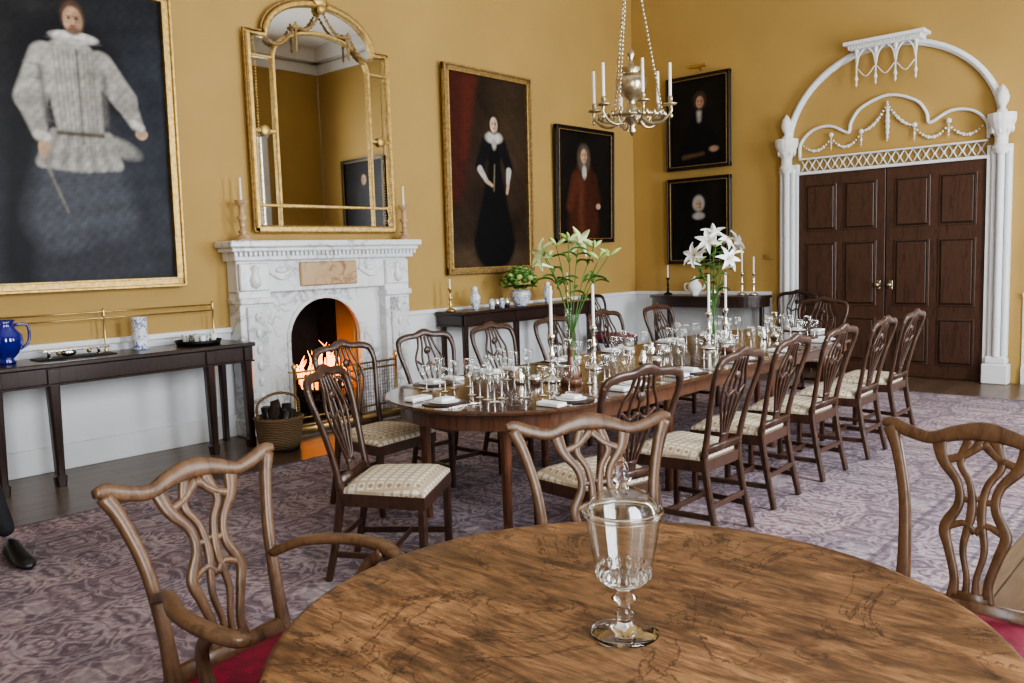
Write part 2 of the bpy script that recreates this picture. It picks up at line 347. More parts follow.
for sgn in (-1,1):
    xc=DX+sgn*1.2
    b.bx(xc-.13,xc+.13,YF-.16,YF,0,.22,M_white,.01); b.bx(xc-.11,xc+.11,YF-.13,YF,.22,.3,M_white,.02)
    for dx in (-.07,.07): b.lathe([(.032,.3),(.032,2.5),(.045,2.52),(.032,2.55)],(xc+dx,YF-.06,0),M_white,14)
    b.lathe([(.04,.3),(.04,2.5),(.055,2.52),(.04,2.55)],(xc,YF-.09,0),M_white,14)
    b.bx(xc-.1,xc+.1,YF-.06,YF,.3,2.6,M_white)
    b.lathe([(.06,2.5),(.09,2.56),(.065,2.6),(.065,2.68),(.105,2.76),(.13,2.82),(.14,2.85),(.14,2.92),(0,2.93)],(xc,YF-.09,0),M_plaster,16,False)
    for a in np.linspace(0,2*pi,9)[:-1]: b.ell((xc+.1*math.cos(a),YF-.09+.1*math.sin(a)*.8,2.76),(.025,.025,.05),M_plaster,8,5)
    b.lathe([(.035,2.92),(.055,2.95),(.025,2.98),(.06,3.04),(.07,3.09),(.05,3.16),(.018,3.21),(0,3.23)],(xc,YF-.09,0),M_plaster,14)
def fw(x,z,y=.03): return (DX+x,YF-y,z)
AR=[(1.2*math.cos(a),2.80+1.08*math.sin(a)) for a in np.linspace(0.05,pi-.05,34)]
b.sweep([fw(x,z,.03) for x,z in AR],.075,.06,(0,1,0),M_white,k=1)
b.sweep([fw(x,z,.065) for x,z in AR],.03,.03,(0,1,0),M_white,k=1)
b.bx(DX-.45,DX+.45,YF-.24,YF,3.90,3.94,M_white); b.bx(DX-.40,DX+.40,YF-.2,YF,3.85,3.90,M_white)
for i in range(24): b.bx(DX-.39+i*.78/23-.01,DX-.39+i*.78/23+.01,YF-.215,YF-.2,3.86,3.895,M_plaster,.002)
for x in np.linspace(-.33,.33,4):
    b.lathe([(.0,3.42),(.014,3.45),(.009,3.49),(.022,3.52),(.009,3.56),(.010,3.7),(.025,3.84),(.035,3.86)],(DX+x,YF-.12,0),M_plaster,10)
for x in (-.22,0,.22):
    b.sweep([fw(x-.11,3.66,.12),fw(x-.08,3.79,.12),fw(x,3.86,.12),fw(x+.08,3.79,.12),fw(x+.11,3.66,.12)],.018,.03,(0,1,0),M_plaster)
    b.sweep([fw(x-.1,3.64,.12),fw(x,3.54,.12),fw(x+.1,3.64,.12)],.010,.015,(0,1,0),M_plaster)
cus=[(-1.06,2.68),(-1.04,2.86),(-.90,3.0),(-.68,3.03),(-.48,2.93),(-.44,2.95),(-.42,3.05),(-.3,3.20),(0,3.30)]
cus=cus+[(-x,z) for x,z in cus[-2::-1]]
b.sweep([fw(x,z,.02) for x,z in cus],.032,.04,(0,1,0),M_white,k=5)
def swag(b,x0,z0,x1,z1,sag,y=.03,r=.019,mat=M_plaster):
    n=max(6,int(math.hypot(x1-x0,z1-z0)/.03))
    for i in range(n+1):
        t=i/n; rr=r*(.5+.7*math.sin(pi*t))*(1 if i%2 else .75); b.ell(fw(x0+(x1-x0)*t,z0+(z1-z0)*t-4*sag*t*(1-t),y),(rr,r*.7,rr),mat,7,5)
for s_ in (-1,1):
    swag(b,0,3.2,s_*.30,2.92,.07); swag(b,s_*.30,2.90,s_*.66,2.88,.13); swag(b,s_*.66,2.88,s_*1.0,2.82,.1)
    for x in (.30,.66): b.ell(fw(s_*x,2.92),(.03,.02,.03),M_plaster); swag(b,s_*x,2.9,s_*x,2.74,0,r=.014)
swag(b,0,3.22,0,2.78,0,r=.026)
b.bx(DX-1.06,DX+1.06,YF-.07,YF,2.465,2.5,M_white); b.bx(DX-1.06,DX+1.06,YF-.05,YF,2.65,2.67,M_white)
for i in range(22):
    x0=-1.04+i*2.08/22; x1=x0+2.08/22
    for za,zb in((2.5,2.65),(2.65,2.5)): b.sweep([fw(x0,za,.02),fw(x1,zb,.02)],.011,.02,(0,1,0),M_plaster,k=1)
    b.ell(fw((x0+x1)/2,2.575,.03),(.018,.012,.018),M_plaster,8,5)
for s_ in(-1,1): b.bx(DX+s_*1.06,DX+s_*1.1,YF-.07,YF,0,2.6,M_white)
b.make('trim_gothic_doorcase')
# ------------------------------------------------------------------ fireplace
FY=4.87
b=B(); X0=XL+.002
b.bx(X0,-6.70,FY-1.09,FY+1.12,1.71,1.77,M_marble,.012); b.bx(X0,-6.73,FY-1.06,FY+1.09,1.67,1.71,M_marble,.015)
for i in range(44):
    y=FY-1.02+i*2.07/43; b.bx(-6.80,-6.745,y-.014,y+.014,1.63,1.67,M_marble,.002)
b.bx(X0,-6.77,FY-1.02,FY+1.05,1.59,1.675,M_marble,.01)
b.bx(X0,-6.83,FY-.98,FY+1.0,1.30,1.60,M_marble,.006)
b.bx(-6.85,-6.80,FY-.33,FY+.33,1.34,1.57,M_siena,.012)
for s_ in(-1,1):
    b.sweep([(-6.825,FY+s_*.36,1.5),(-6.825,FY+s_*.52,1.42),(-6.825,FY+s_*.68,1.5)],.03,.03,(1,0,0),M_marble)
    b.ell((-6.825,FY+s_*.52,1.50),(.02,.07,.03),M_marble)
    yc=FY+s_*.84+(.02 if s_<0 else 0)
    b.bx(X0,-6.81,yc-.16,yc+.16,.0,1.32,M_marble,.006)
    b.bx(X0,-6.75,yc-.18,yc+.18,.0,.16,M_marble,.012)
    b.bx(-6.82,-6.785,yc-.10,yc+.10,.22,1.18,M_marble2,.01)
    b.bx(X0,-6.77,yc-.17,yc+.17,1.2,1.26,M_marble,.01)
    b.bx(X0,-6.79,yc-.15,yc+.15,1.32,1.57,M_marble,.01)
    b.lathe([(0,1.33),(.05,1.36),(.06,1.42),(.035,1.48),(.05,1.53),(0,1.56)],(-6.80,yc,0),M_marble,14)
    for z in np.linspace(.35,1.08,6): b.ell((-6.78,yc,z),(.014,.03,.045),M_marble,10,6)
def fx(y,z,t): return (t,FY+y,z)
arch=[(-.43,0.0),(-.43,.82)]+[(.43*math.cos(a),.82+.41*math.sin(a)) for a in np.linspace(pi,0,17)][1:-1]+[(.43,.82),(.43,0)]
def slip(b,xa,xb,mat):
    ang=np.linspace(pi,0,25); 
    for i in range(24):
        p=(.43*math.cos(ang[i]),.82+.41*math.sin(ang[i])); q=(.43*math.cos(ang[i+1]),.82+.41*math.sin(ang[i+1]))
        b.prism([p,q,(q[0],1.32),(p[0],1.32)],fx,xa,xb,mat)
    for s_ in(-1,1): b.prism([(s_*.43,0),(s_*.71,0),(s_*.71,1.32),(s_*.43,1.32)],fx,xa,xb,mat)
slip(b,-6.99,-6.92,M_marble3)
b.sweep([fx(x,z,-6.915) for x,z in arch],.04,.02,(1,0,0),M_marble,k=1)
b.make('marble_fireplace')
b=B()
b.bx(-7.75,-7.7,FY-.5,FY+.5,0,1.35,M_soot); 
for s_ in(-1,1): b.bx(-7.7,-6.995,FY+s_*.44,FY+s_*.5,0,1.35,M_soot)
b.bx(-7.7,-6.995,FY-.5,FY+.5,1.27,1.35,M_soot); b.bx(-7.7,-6.995,FY-.44,FY+.44,0.0,.02,M_soot)
b.make('trim_firebox')
b=B(); b.bx(-6.74,-6.38,FY-.80,FY+.80,0.0,.015,M_hearth); b.make('trim_hearth_slab')
g=empty('log_fire',(-7.16,FY+.06,.022)); b=B()
for i in range(7): y=-.24+i*.08; b.tube([(.13,y,.16),(.13,y,.36)],.010,M_iron,k=1)
for z in (.16,.26,.36): b.tube([(.13,-.26,z),(.13,.26,z)],.011,M_iron,k=1)
for y in(-.25,.25): b.tube([(.14,y,0),(.14,y,.40)],.016,M_iron,k=1); b.ell((.14,y,.42),(.025,.025,.025),M_brass); b.tube([(-.15,y,0),(-.15,y,.3)],.015,M_iron,k=1)
for k in range(5): b.tube([(-.14+k*.06,-.25,.16),(-.14+k*.06,.25,.16)],.01,M_iron,k=1)
b.make('fire_grate',parent=g)
b=B()
for i in range(11):
    y=random.uniform(-.1,.1);x=random.uniform(-.1,.08);z=.22+.03*i*.6;a=random.uniform(-.5,.5)
    b.tube([(x-math.sin(a)*.16,y-math.cos(a)*.16,z),(x+math.sin(a)*.16,y+math.cos(a)*.16,z+.04)],.036,M_log,8,k=1)
b.make('logs',parent=g)
b=B()
for i in range(34):
    y=random.uniform(-.22,.24);x=random.uniform(-.06,.12);h=random.uniform(.18,.56)*(1-abs(y)*1.9);w_=random.uniform(.012,.030)
    b.tube([(x,y,.27,w_*.5),(x+.01,y+random.uniform(-.02,.02),.27+h*.3,w_),(x,y+random.uniform(-.05,.05),.27+h*.7,w_*.5),(x,y+random.uniform(-.08,.08),.27+h,.002)],0,M_ember,7,k=4)
b.make('flames',parent=g)
b=B(); xf=-6.60
for y in(FY-.60,FY+.60): b.lathe([(.02,0),(.03,.02),(.014,.05),(.014,.56),(.028,.6),(.0,.64)],(xf,y,.017),M_brass,12); b.tube([(xf,y,.56),(xf-.09,y,.56)],.009,M_brass,k=1); b.tube([(xf,y,.06),(xf-.09,y,.06)],.009,M_brass,k=1)
for z in(.06,.13,.5,.56): b.tube([(xf,FY-.60,z),(xf,FY+.60,z)],.010,M_brass,k=1)
for i in range(41): y=FY-.60+i*1.20/40; b.tube([(xf,y,.06),(xf,y,.56)],.0022,M_iron,4,k=1)
for i in range(12): z=.12+i*.034; b.tube([(xf,FY-.60,z),(xf,FY+.60,z)],.0018,M_iron,4,k=1)
b.make('brass_fireguard')
b=B()
for a_,c_ in(((-6.44,FY-.72),(-6.44,FY+.72)),((-6.44,FY-.72),(-6.72,FY-.72)),((-6.44,FY+.72),(-6.72,FY+.72))):
    b.sweep([(a_[0],a_[1],.05),(c_[0],c_[1],.05)],.035,.06,(0,0,1),M_brass,k=1)
b.make('brass_fender')
b=B(); b.lathe([(0,.02),(.15,.02),(.16,0),(.18,.1),(.20,.26),(.21,.28),(.19,.29),(.18,.25),(.15,.06),(0,.05)],(0,0,0),M_wicker,24)
for i in range(7): a=i*2*pi/7; b.tube([(.07*math.cos(a),.07*math.sin(a),.08),(.12*math.cos(a+1),.11*math.sin(a+1),.34+.03*(i%3))],.04,M_log if i%2 else M_black,8,k=1)
b.tube([(0,-.20,.27),(0,-.18,.42),(0,0,.48),(0,.18,.42),(0,.20,.27)],.012,M_wicker)
b.make('wicker_log_basket',(-6.14,3.80,0.002))
# ------------------------------------------------------------------ overmantel mirror
b=B(); X=-6.95
def mz(y,z,t=0): return (X+t,FY+.13+y,z)
def outline(hw,z0,zs,aw,zt):
    p=[(-hw,z0),(-hw,zs)]; p+=[(-aw,zs)] if aw<hw-.02 else []
    p+=[(-aw*math.cos(a),zs+(zt-zs)*math.sin(a)) for a in np.linspace(0.15,pi-.15,17)]
    p+=[(aw,zs)] if aw<hw-.02 else []
    p+=[(hw,zs),(hw,z0)]; return p
b.prism(outline(.8,1.9,3.62,.62,4.0),lambda y,z,t:mz(y,z,t),-.03,.0,M_mirror)
def gb(p,w,t,x=.01,mat=M_gold): b.sweep([mz(y,z,x) for y,z in p],w,t,(1,0,0),mat,k=1,smooth=False)
o=outline(.8,1.89,3.64,.62,4.02); gb(o+[o[0]],.055,.06)
o=outline(.83,1.86,3.68,.65,4.06); gb(o+[o[0]],.02,.03,.0,M_golddk)
i_=[(-.55,2.1),(-.55,3.45)]+[(-.55*math.cos(a),3.45+.3*math.sin(a)) for a in np.linspace(.1,pi-.1,15)]+[(.55,3.45),(.55,2.1),(-.55,2.1)]
gb(i_,.035,.045)
for s_ in(-1,1):
    gb([(s_*.55,3.45),(s_*.8,3.45)],.025,.035); gb([(s_*.55,2.1),(s_*.8,2.1)],.025,.035); gb([(s_*.55,2.1),(s_*.55,1.9)],.02,.035); gb([(s_*.55,2.78),(s_*.8,2.78)],.03,.035)
    b.ell(mz(s_*.675,2.78,.03),(.02,.05,.05),M_gold)
for k in range(60):
    a=k/59; 
    for s_ in(-1,1): b.ell(mz(s_*.745,1.95+a*1.66,.03),(.008,.010,.011),M_gold,6,4)
gb([(-.8,1.88),(.8,1.88)],.07,.07)
def mswag(y0,z0,y1,z1,sag,r=.02):
    n=16
    for i in range(n+1): t=i/n; b.ell(mz(y0+(y1-y0)*t,z0+(z1-z0)*t-4*sag*t*(1-t),.045),(r*.6,r*(1 if i%2 else .7),r*(1 if i%2 else .7)),M_golddk,7,5)
for s_ in(-1,1): mswag(0,3.98,s_*.3,3.78,.10); mswag(s_*.3,3.80,s_*.60,3.6,.1); mswag(s_*.3,3.78,s_*.3,3.55,0,.016)
b.ell(mz(0,4.05,.04),(.03,.09,.06),M_gold); b.ell(mz(0,4.14,.04),(.03,.04,.07),M_gold); b.ell(mz(0,3.98,.05),(.03,.05,.05),M_gold)
b.make('gilt_overmantel_mirror')
# ------------------------------------------------------------------ paintings
class Cv:
    def __init__(s,w,h,bg,cell=.009,seed=1):
        s.w,s.h=w,h; s.nx=int(w/cell)+1; s.ny=int(h/cell)+1
        s.X,s.Y=np.meshgrid(np.linspace(0,w,s.nx),np.linspace(0,h,s.ny)); s.C=np.zeros((s.ny,s.nx,3))+np.array(bg)
        s.rng=np.random.RandomState(seed)
    def nz(s,f,amp):
        z=0
        for k in range(9):
            a=s.rng.rand()*6.28; q=f*(1+.35*k); z=z+np.sin((s.X*math.cos(a)+s.Y*math.sin(a))*q*6.28+s.rng.rand()*6.28)/(1+.3*k)
        s.C*=(1+amp*z/3)[...,None]
    def mix(s,a,c): a=np.clip(a,0,1)[...,None]; s.C=s.C*(1-a)+np.array(c)*a
    def e(s,x,y,rx,ry,c,soft=.15,al=1,rot=0):
        cx,sx=math.cos(rot),math.sin(rot); u=(s.X-x)*cx+(s.Y-y)*sx; v=-(s.X-x)*sx+(s.Y-y)*cx
        d=np.sqrt((u/rx)**2+(v/ry)**2); s.mix(al*np.clip((1+soft-d)/(2*soft),0,1),c)
    def c(s,x1,y1,r1,x2,y2,r2,col,soft=.015,al=1):
        dx,dy=x2-x1,y2-y1; t=np.clip(((s.X-x1)*dx+(s.Y-y1)*dy)/(dx*dx+dy*dy),0,1)
        d=np.hypot(s.X-x1-t*dx,s.Y-y1-t*dy)-(r1+(r2-r1)*t); s.mix(al*np.clip(.5-d/(2*soft),0,1),col)
    def face(s,x,y,r,sk=(.50,.31,.20)):
        s.e(x,y,r*.72,r,sk,.12); s.e(x+r*.35,y-.1*r,r*.35,r*.8,tuple(k*.5 for k in sk),.6,.7)
        for q in(-.28,.28): s.e(x+q*r,y+.12*r,r*.14,r*.07,(.04,.025,.015),.4); s.e(x+q*r,y+.28*r,r*.2,r*.05,(.14,.08,.04),.5,.7)
        s.e(x+.03*r,y-.12*r,r*.1,r*.22,(.56,.36,.25),.6,.7); s.e(x,y-.46*r,r*.22,r*.08,(.35,.10,.08),.4)
def framed(name,cv,origin,wall,fw_,fmat,inner=None,lean=.0):
    if wall=='L': R=Matrix(((0,0,1,0),(1,0,0,0),(0,1,0,0),(0,0,0,1)))
    else: R=Matrix(((1,0,0,0),(0,0,-1,0),(0,1,0,0),(0,0,0,1)))
    g=empty(name,origin); w,h=cv.w,cv.h
    me=D.meshes.new('canvas'); nx,ny=cv.nx,cv.ny
    vs=np.stack([cv.X.ravel(),cv.Y.ravel(),np.zeros(nx*ny)],1)
    idx=np.arange(nx*ny).reshape(ny,nx); fs=np.stack([idx[:-1,:-1],idx[:-1,1:],idx[1:,1:],idx[1:,:-1]],-1).reshape(-1,4)
    me.from_pydata(vs.tolist(),[],fs.tolist()); ca=me.color_attributes.new('Col','FLOAT_COLOR','POINT')
    ca.data.foreach_set('color',np.concatenate([np.clip(cv.C.reshape(-1,3),0,1),np.ones((nx*ny,1))],1).ravel())
    me.materials.append(M_canvas); me.transform(R)
    o=put('canvas',me,parent=g)
    b=B(); b.M=R
    b.bx(-fw_*.5,w+fw_*.5,-fw_*.5,h+fw_*.5,-.025,-.004,M_black)
    u,t=fw_*.5,fw_
    for (p,q) in (((-u,-2*u),(-u,h+2*u)),((w+u,-2*u),(w+u,h+2*u)),((-2*u,-u),(w+2*u,-u)),((-2*u,h+u),(w+2*u,h+u))):
        b.sweep([(p[0],p[1],.01),(q[0],q[1],.01)],t,.05,(0,0,1),fmat,k=1,smooth=False)
    for u,t,z,m_ in ((fw_*.82,fw_*.3,.04,fmat),(fw_*.1,fw_*.2,.03,inner or fmat)):
        for (p,q) in (((-u,-u),(-u,h+u)),((w+u,-u),(w+u,h+u)),((-u,-u),(w+u,-u)),((-u,h+u),(w+u,h+u))):
            b.sweep([(p[0],p[1],z),(q[0],q[1],z)],t,.025,(0,0,1),m_,k=1,smooth=False)
    b.make('frame',parent=g)
    if lean: g.rotation_euler=(0,lean,0) if wall=='L' else (lean,0,0)
    return g
f_=.085; w,h=2.55-2*f_,2.42-2*f_
cv=Cv(w,h,(.012,.012,.013),seed=3)
cv.e(1.5,1.4,1.3,.9,(.018,.018,.020),.6,.8); cv.e(2.2,1.0,.5,1.0,(.020,.026,.038),.6,.7); cv.e(1.2,.3,1.3,.5,(.034,.036,.044),.7,.8); cv.nz(1.2,.35)  # grey-blue patches: glare on the picture, painted into the canvas colour
cv.c(.40,1.5,.27,.45,.4,.45,(.015,.010,.008)); cv.c(.85,1.9,.05,.9,1.3,.07,(.09,.02,.02),.03); cv.c(1.02,1.7,.06,1.0,1.45,.06,(.07,.05,.035),.03); cv.face(.5,1.92,.11); 
px=1.68; dz=-.09
cv.c(px-.05,1.7+dz,.40,px-.2,.2,.42,(.006,.006,.008),.06)
cv.c(px+.05,1.1,.28,px+.02,.1,.40,(.030,.031,.040),.06)
cv.c(px-.10,.9,.2,px-.16,.5,.26,(.075,.080,.095),.08,.75); cv.c(px+.14,.9,.14,px+.22,.5,.18,(.065,.070,.085),.06,.75)
cv.c(px-.02,1.74+dz,.21,px+.02,1.22+dz,.17,(.37,.355,.325),.014)
for k in range(11):
    t=k/10; cc=.34-.09*(k%2); cv.c(px-.18+.40*t,1.22+dz,.032,px-.28+.56*t,.97+dz+.05*abs(t-.5),.045,(cc,cc*.96,cc*.88),.014)
cv.e(px+.30,1.14+dz,.17,.07,(.26,.25,.225),.3,.9,-.35)
cv.c(px-.21,1.77+dz,.115,px-.33,1.46+dz,.115,(.40,.385,.35),.014); cv.c(px-.33,1.44+dz,.10,px-.28,1.20+dz,.055,(.31,.295,.27),.014); cv.e(px-.26,1.10+dz,.042,.07,(.40,.27,.18)); cv.c(px-.30,1.2+dz,.03,px-.24,1.18+dz,.03,(.52,.50,.46),.012)
cv.c(px+.19,1.76+dz,.115,px+.37,1.52+dz,.10,(.33,.315,.29),.014); cv.c(px+.37,1.52+dz,.09,px+.45,1.34+dz,.055,(.27,.26,.235),.014); cv.e(px+.49,1.26+dz,.05,.045,(.40,.27,.18)); cv.c(px+.43,1.34+dz,.03,px+.49,1.31+dz,.03,(.52,.50,.46),.012)
cv.c(px-.25,1.7+dz,.02,px-.22,1.3+dz,.02,(.10,.095,.08),.02,.75); cv.c(px+.22,1.68+dz,.02,px+.21,1.3+dz,.02,(.09,.085,.075),.02,.75); cv.c(px+.12,1.75+dz,.06,px+.14,1.3+dz,.05,(.20,.19,.17),.06,.6)
for k in range(9): cv.c(px-.15+k*.036,1.84+dz,.003,px-.11+k*.032,1.1+dz,.003,(.16,.15,.13),.012,.6)
cv.c(px+.02,1.86+dz,.007,px+.03,1.15+dz,.006,(.08,.07,.06),.010,.9)
for k in range(5): 
    cv.c(px-.36+k*.02,1.72-k*.1+dz,.003,px-.2+k*.012,1.70-k*.1+dz,.003,(.18,.17,.15),.012,.6)
cv.c(px-.15,1.22+dz,.014,px+.18,1.22+dz,.014,(.08,.06,.04),.012)
cv.e(px+.01,1.95+dz,.17,.045,(.62,.60,.56),.18); cv.e(px+.01,1.925+dz,.16,.02,(.30,.29,.27),.4,.6)
cv.e(px+.01,2.10+dz,.088,.125,(.09,.05,.03),.15); cv.face(px+.01,2.08+dz,.098); cv.e(px+.01,2.0+dz,.05,.03,(.12,.07,.04),.4,.8)
cv.c(px-.26,1.0+dz,.010,px-.12,.62+dz,.007,(.22,.20,.16),.012,.8)
cv.nz(5,.22); cv.nz(14,.14)
framed('double_portrait_painting',cv,(-6.95,.92+f_,1.39+f_),'L',f_,M_gold,lean=.02)
f_=.08; w,h=1.48-2*f_,2.36-2*f_
cv=Cv(w,h,(.028,.017,.011),seed=5); cv.nz(1,.4)
cv.c(.1,2.1,.3,.05,.9,.18,(.055,.013,.009),.08); cv.c(.35,2.15,.12,.25,1.3,.05,(.08,.018,.011),.05); cv.e(1.05,1.5,.35,.6,(.06,.038,.022),.6,.6)
cv.e(.6,.1,.7,.16,(.07,.045,.025),.4)
cv.c(.75,1.45,.12,.75,1.15,.10,(.005,.005,.006),.02); cv.c(.75,1.12,.12,.73,.30,.36,(.005,.005,.006),.03)
cv.c(.62,1.45,.085,.50,1.18,.075,(.007,.007,.009),.02); cv.c(.88,1.45,.085,1.0,1.18,.075,(.007,.007,.009),.02)
cv.c(.50,1.14,.045,.60,1.02,.03,(.45,.42,.37),.01); cv.c(.62,1.0,.025,.70,.96,.02,(.46,.31,.23),.01); cv.c(1.0,1.14,.045,.98,1.0,.03,(.45,.42,.37),.01); cv.c(.98,.96,.025,.96,.88,.02,(.46,.31,.23),.01)
cv.e(.75,1.52,.14,.07,(.50,.47,.42),.25); cv.e(.75,1.45,.04,.07,(.36,.33,.3),.3); cv.c(.75,1.2,.01,.73,.9,.01,(.3,.25,.15),.01,.6)
cv.e(.75,1.69,.105,.13,(.03,.018,.012),.15); cv.face(.75,1.67,.09,(.56,.40,.30)); cv.nz(5,.15); cv.nz(13,.12)
framed('lady_portrait_painting',cv,(-6.96,6.58+f_,1.37+f_),'L',f_,M_golddk,inner=M_gold,lean=.012)
f_=.06; w,h=1.26-2*f_,1.52-2*f_
cv=Cv(w,h,(.012,.010,.009),seed=7); cv.nz(1,.3)
cv.c(.56,.85,.18,.56,.2,.34,(.06,.020,.012),.05); cv.c(.38,.8,.09,.26,.42,.08,(.085,.028,.016),.03); cv.c(.76,.8,.09,.86,.5,.08,(.05,.018,.011),.03); cv.c(.5,.75,.05,.5,.1,.05,(.14,.048,.026),.05,.7)
cv.e(.88,.43,.055,.04,(.42,.27,.19)); cv.e(.56,1.06,.14,.19,(.10,.08,.06),.2); cv.e(.57,.88,.05,.09,(.46,.43,.38),.3); cv.face(.56,1.09,.095); cv.nz(5,.15); cv.nz(13,.12)
framed('gentleman_portrait_painting',cv,(-6.96,8.54+f_,1.72+f_),'L',f_,M_black,inner=M_golddk,lean=.02)
f_=.055; w,h=.97-2*f_,1.26-2*f_
cv=Cv(w,h,(.010,.009,.008),seed=8); cv.nz(1,.3); cv.c(.45,.6,.17,.45,.1,.33,(.007,.007,.009),.04); cv.c(.44,.7,.03,.44,.6,.02,(.42,.40,.36),.03); cv.e(.45,.86,.10,.12,(.05,.035,.025),.2); cv.face(.45,.84,.08,(.40,.24,.16)); cv.e(.66,.2,.07,.04,(.32,.2,.14),.3); cv.c(.2,.12,.03,.5,.15,.02,(.10,.06,.03),.02); cv.nz(5,.12)
framed('clergyman_portrait_painting',cv,(-6.39+f_,10.39,2.675+f_),'F',f_,M_black,inner=M_golddk)
w,h=.97-2*f_,1.18-2*f_
cv=Cv(w,h,(.011,.010,.009),seed=9); cv.nz(1,.3); cv.c(.42,.5,.17,.45,.08,.34,(.007,.007,.009),.04); cv.e(.42,.60,.09,.05,(.36,.34,.31),.3); cv.e(.42,.77,.09,.11,(.36,.35,.33),.2); cv.face(.42,.75,.07,(.44,.3,.21)); cv.e(.5,.18,.08,.035,(.36,.24,.17),.3); cv.c(.6,.25,.012,.8,.2,.012,(.25,.22,.2),.02); cv.nz(5,.12)
framed('old_lady_portrait_painting',cv,(-6.39+f_,10.39,1.385+f_),'F',f_,M_black,inner=M_golddk)
cv=Cv(1.2,1.5,(.012,.010,.009),seed=11); cv.nz(1,.4); cv.c(.6,.9,.2,.6,.2,.4,(.02,.016,.02),.05); cv.face(.6,1.15,.1)
framed('seated_portrait_painting',cv,(-1.25,10.39,2.0),'F',.06,M_black,inner=M_golddk)
b=B(); b.bx(-6.02,-5.75,YF-.09,YF-.05,4.02,4.06,M_brass,.01); b.tube([(-5.88,YF-.07,4.03),(-5.88,YF,4.0)],.008,M_brass,k=1); b.make('picture_light')
b=B(); b.bx(-4.98,-4.86,YF-.012,YF,1.42,1.5,M_brass); b.make('brass_switch_plate')
# ------------------------------------------------------------------ chairs
def bp(s,t,z0=.45,x0=-.20): return (x0-.16*t-.16*t*t,s,z0+t)
NB=(1,0,.3)
def cushion(b,mat,zt,hr,hf,x0,x1,th=.055,dome=.022):
    g=[];n=11
    for i in range(n):
        u=i/(n-1); x=x0+(x1-x0)*u; hw=hr+(hf-hr)*u; r=[]
        for j in range(n):
            v=2*j/(n-1)-1; e=(1-abs(2*u-1)**5)*(1-abs(v)**5)
            r.append((x,hw*v,zt-th*.45+th*.45*min(1,e*3)+dome*e))
        g.append(r)
    b.grid(g,mat)
    ring=[(x0,-hr),(x1,-hf),(x1,hf),(x0,hr)]
    b.prism(ring,lambda x,y,z:(x,y,z),zt-th,zt-th*.44,mat)
def legs(b,mat,zt,fx_,fy,rx,ry,w=.04,foot=.08,stretch=True,taper=.8):
    for s_ in(-1,1):
        b.sweep([(fx_,s_*fy,0,w*taper),(fx_,s_*fy,zt,w)],w,w*.95,(1,0,0),mat,k=1,smooth=False)
        b.sweep([(rx-foot,s_*(ry+.005),0,w*.8),(rx-foot*.45,s_*ry,.2,w*.85),(rx,s_*ry,zt,w),(rx-.004,s_*ry,zt+.06,w)],w,w*.85,(0,1,0),mat,k=3,smooth=False)
        if stretch: b.sweep([(fx_,s_*fy,.13),(rx-foot*.55,s_*ry,.13)],.03,.018,(0,1,0),mat,k=1,smooth=False)
    if stretch:
        b.sweep([(.02,-(fy+ry)/2,.13),(.02,(fy+ry)/2,.13)],.018,.03,(0,0,1),mat,k=1,smooth=False)
        b.sweep([(rx-foot*.5,-ry,.19),(rx-foot*.5,ry,.19)],.018,.03,(0,0,1),mat,k=1,smooth=False)
def dining_chair_mesh(seatmat=M_cream,mat=M_chair):
    b=B(); legs(b,mat,.42,.215,.225,-.20,.185)
    b.prism([(-.215,-.2),(.235,-.25),(.235,.25),(-.215,.2)],lambda x,y,z:(x,y,z),.375,.435,mat)
    cushion(b,seatmat,.475,.195,.245,-.19,.23)
    for s_ in(-1,1): b.sweep([bp(s_*.185,0)+(.042,),bp(s_*.19,.12)+(.034,),bp(s_*.215,.28)+(.028,),bp(s_*.245,.42)+(.030,),bp(s_*.24,.50)+(.038,)],.04,.026,NB,mat)
    top=[(-.245,.47,.034),(-.225,.515,.042),(-.16,.535,.042),(-.08,.54,.042),(0,.56,.052),(.08,.54,.042),(.16,.535,.042),(.225,.515,.042),(.245,.47,.034)]
    b.sweep([bp(s,t)+(w,) for s,t,w in top],.045,.026,NB,mat)
    b.sweep([bp(-.185,.035),bp(.185,.035)],.05,.024,NB,mat,k=1)
    for k in(-2,-1,0,1,2):
        pts=[(k*.016,.03,.02),(k*.017,.1,.014),(k*.036,.2,.012),(k*.056,.30,.013),(k*.058,.38,.013),(k*.038,.46,.013),(k*.03,.53,.02)]
        b.sweep([bp(s,t)+(w,) for s,t,w in pts],.014,.014,NB,mat)
    b.sweep([bp(-.11,.36),bp(-.05,.32),bp(0,.345),bp(.05,.32),bp(.11,.36)],.016,.014,NB,mat)
    b.sweep([bp(-.038,.10),bp(.038,.10)],.022,.018,NB,mat,k=1)
    b.ell(bp(0,.43),(.014,.03,.03),mat,10,6)
    return b.mesh('dining_chair')
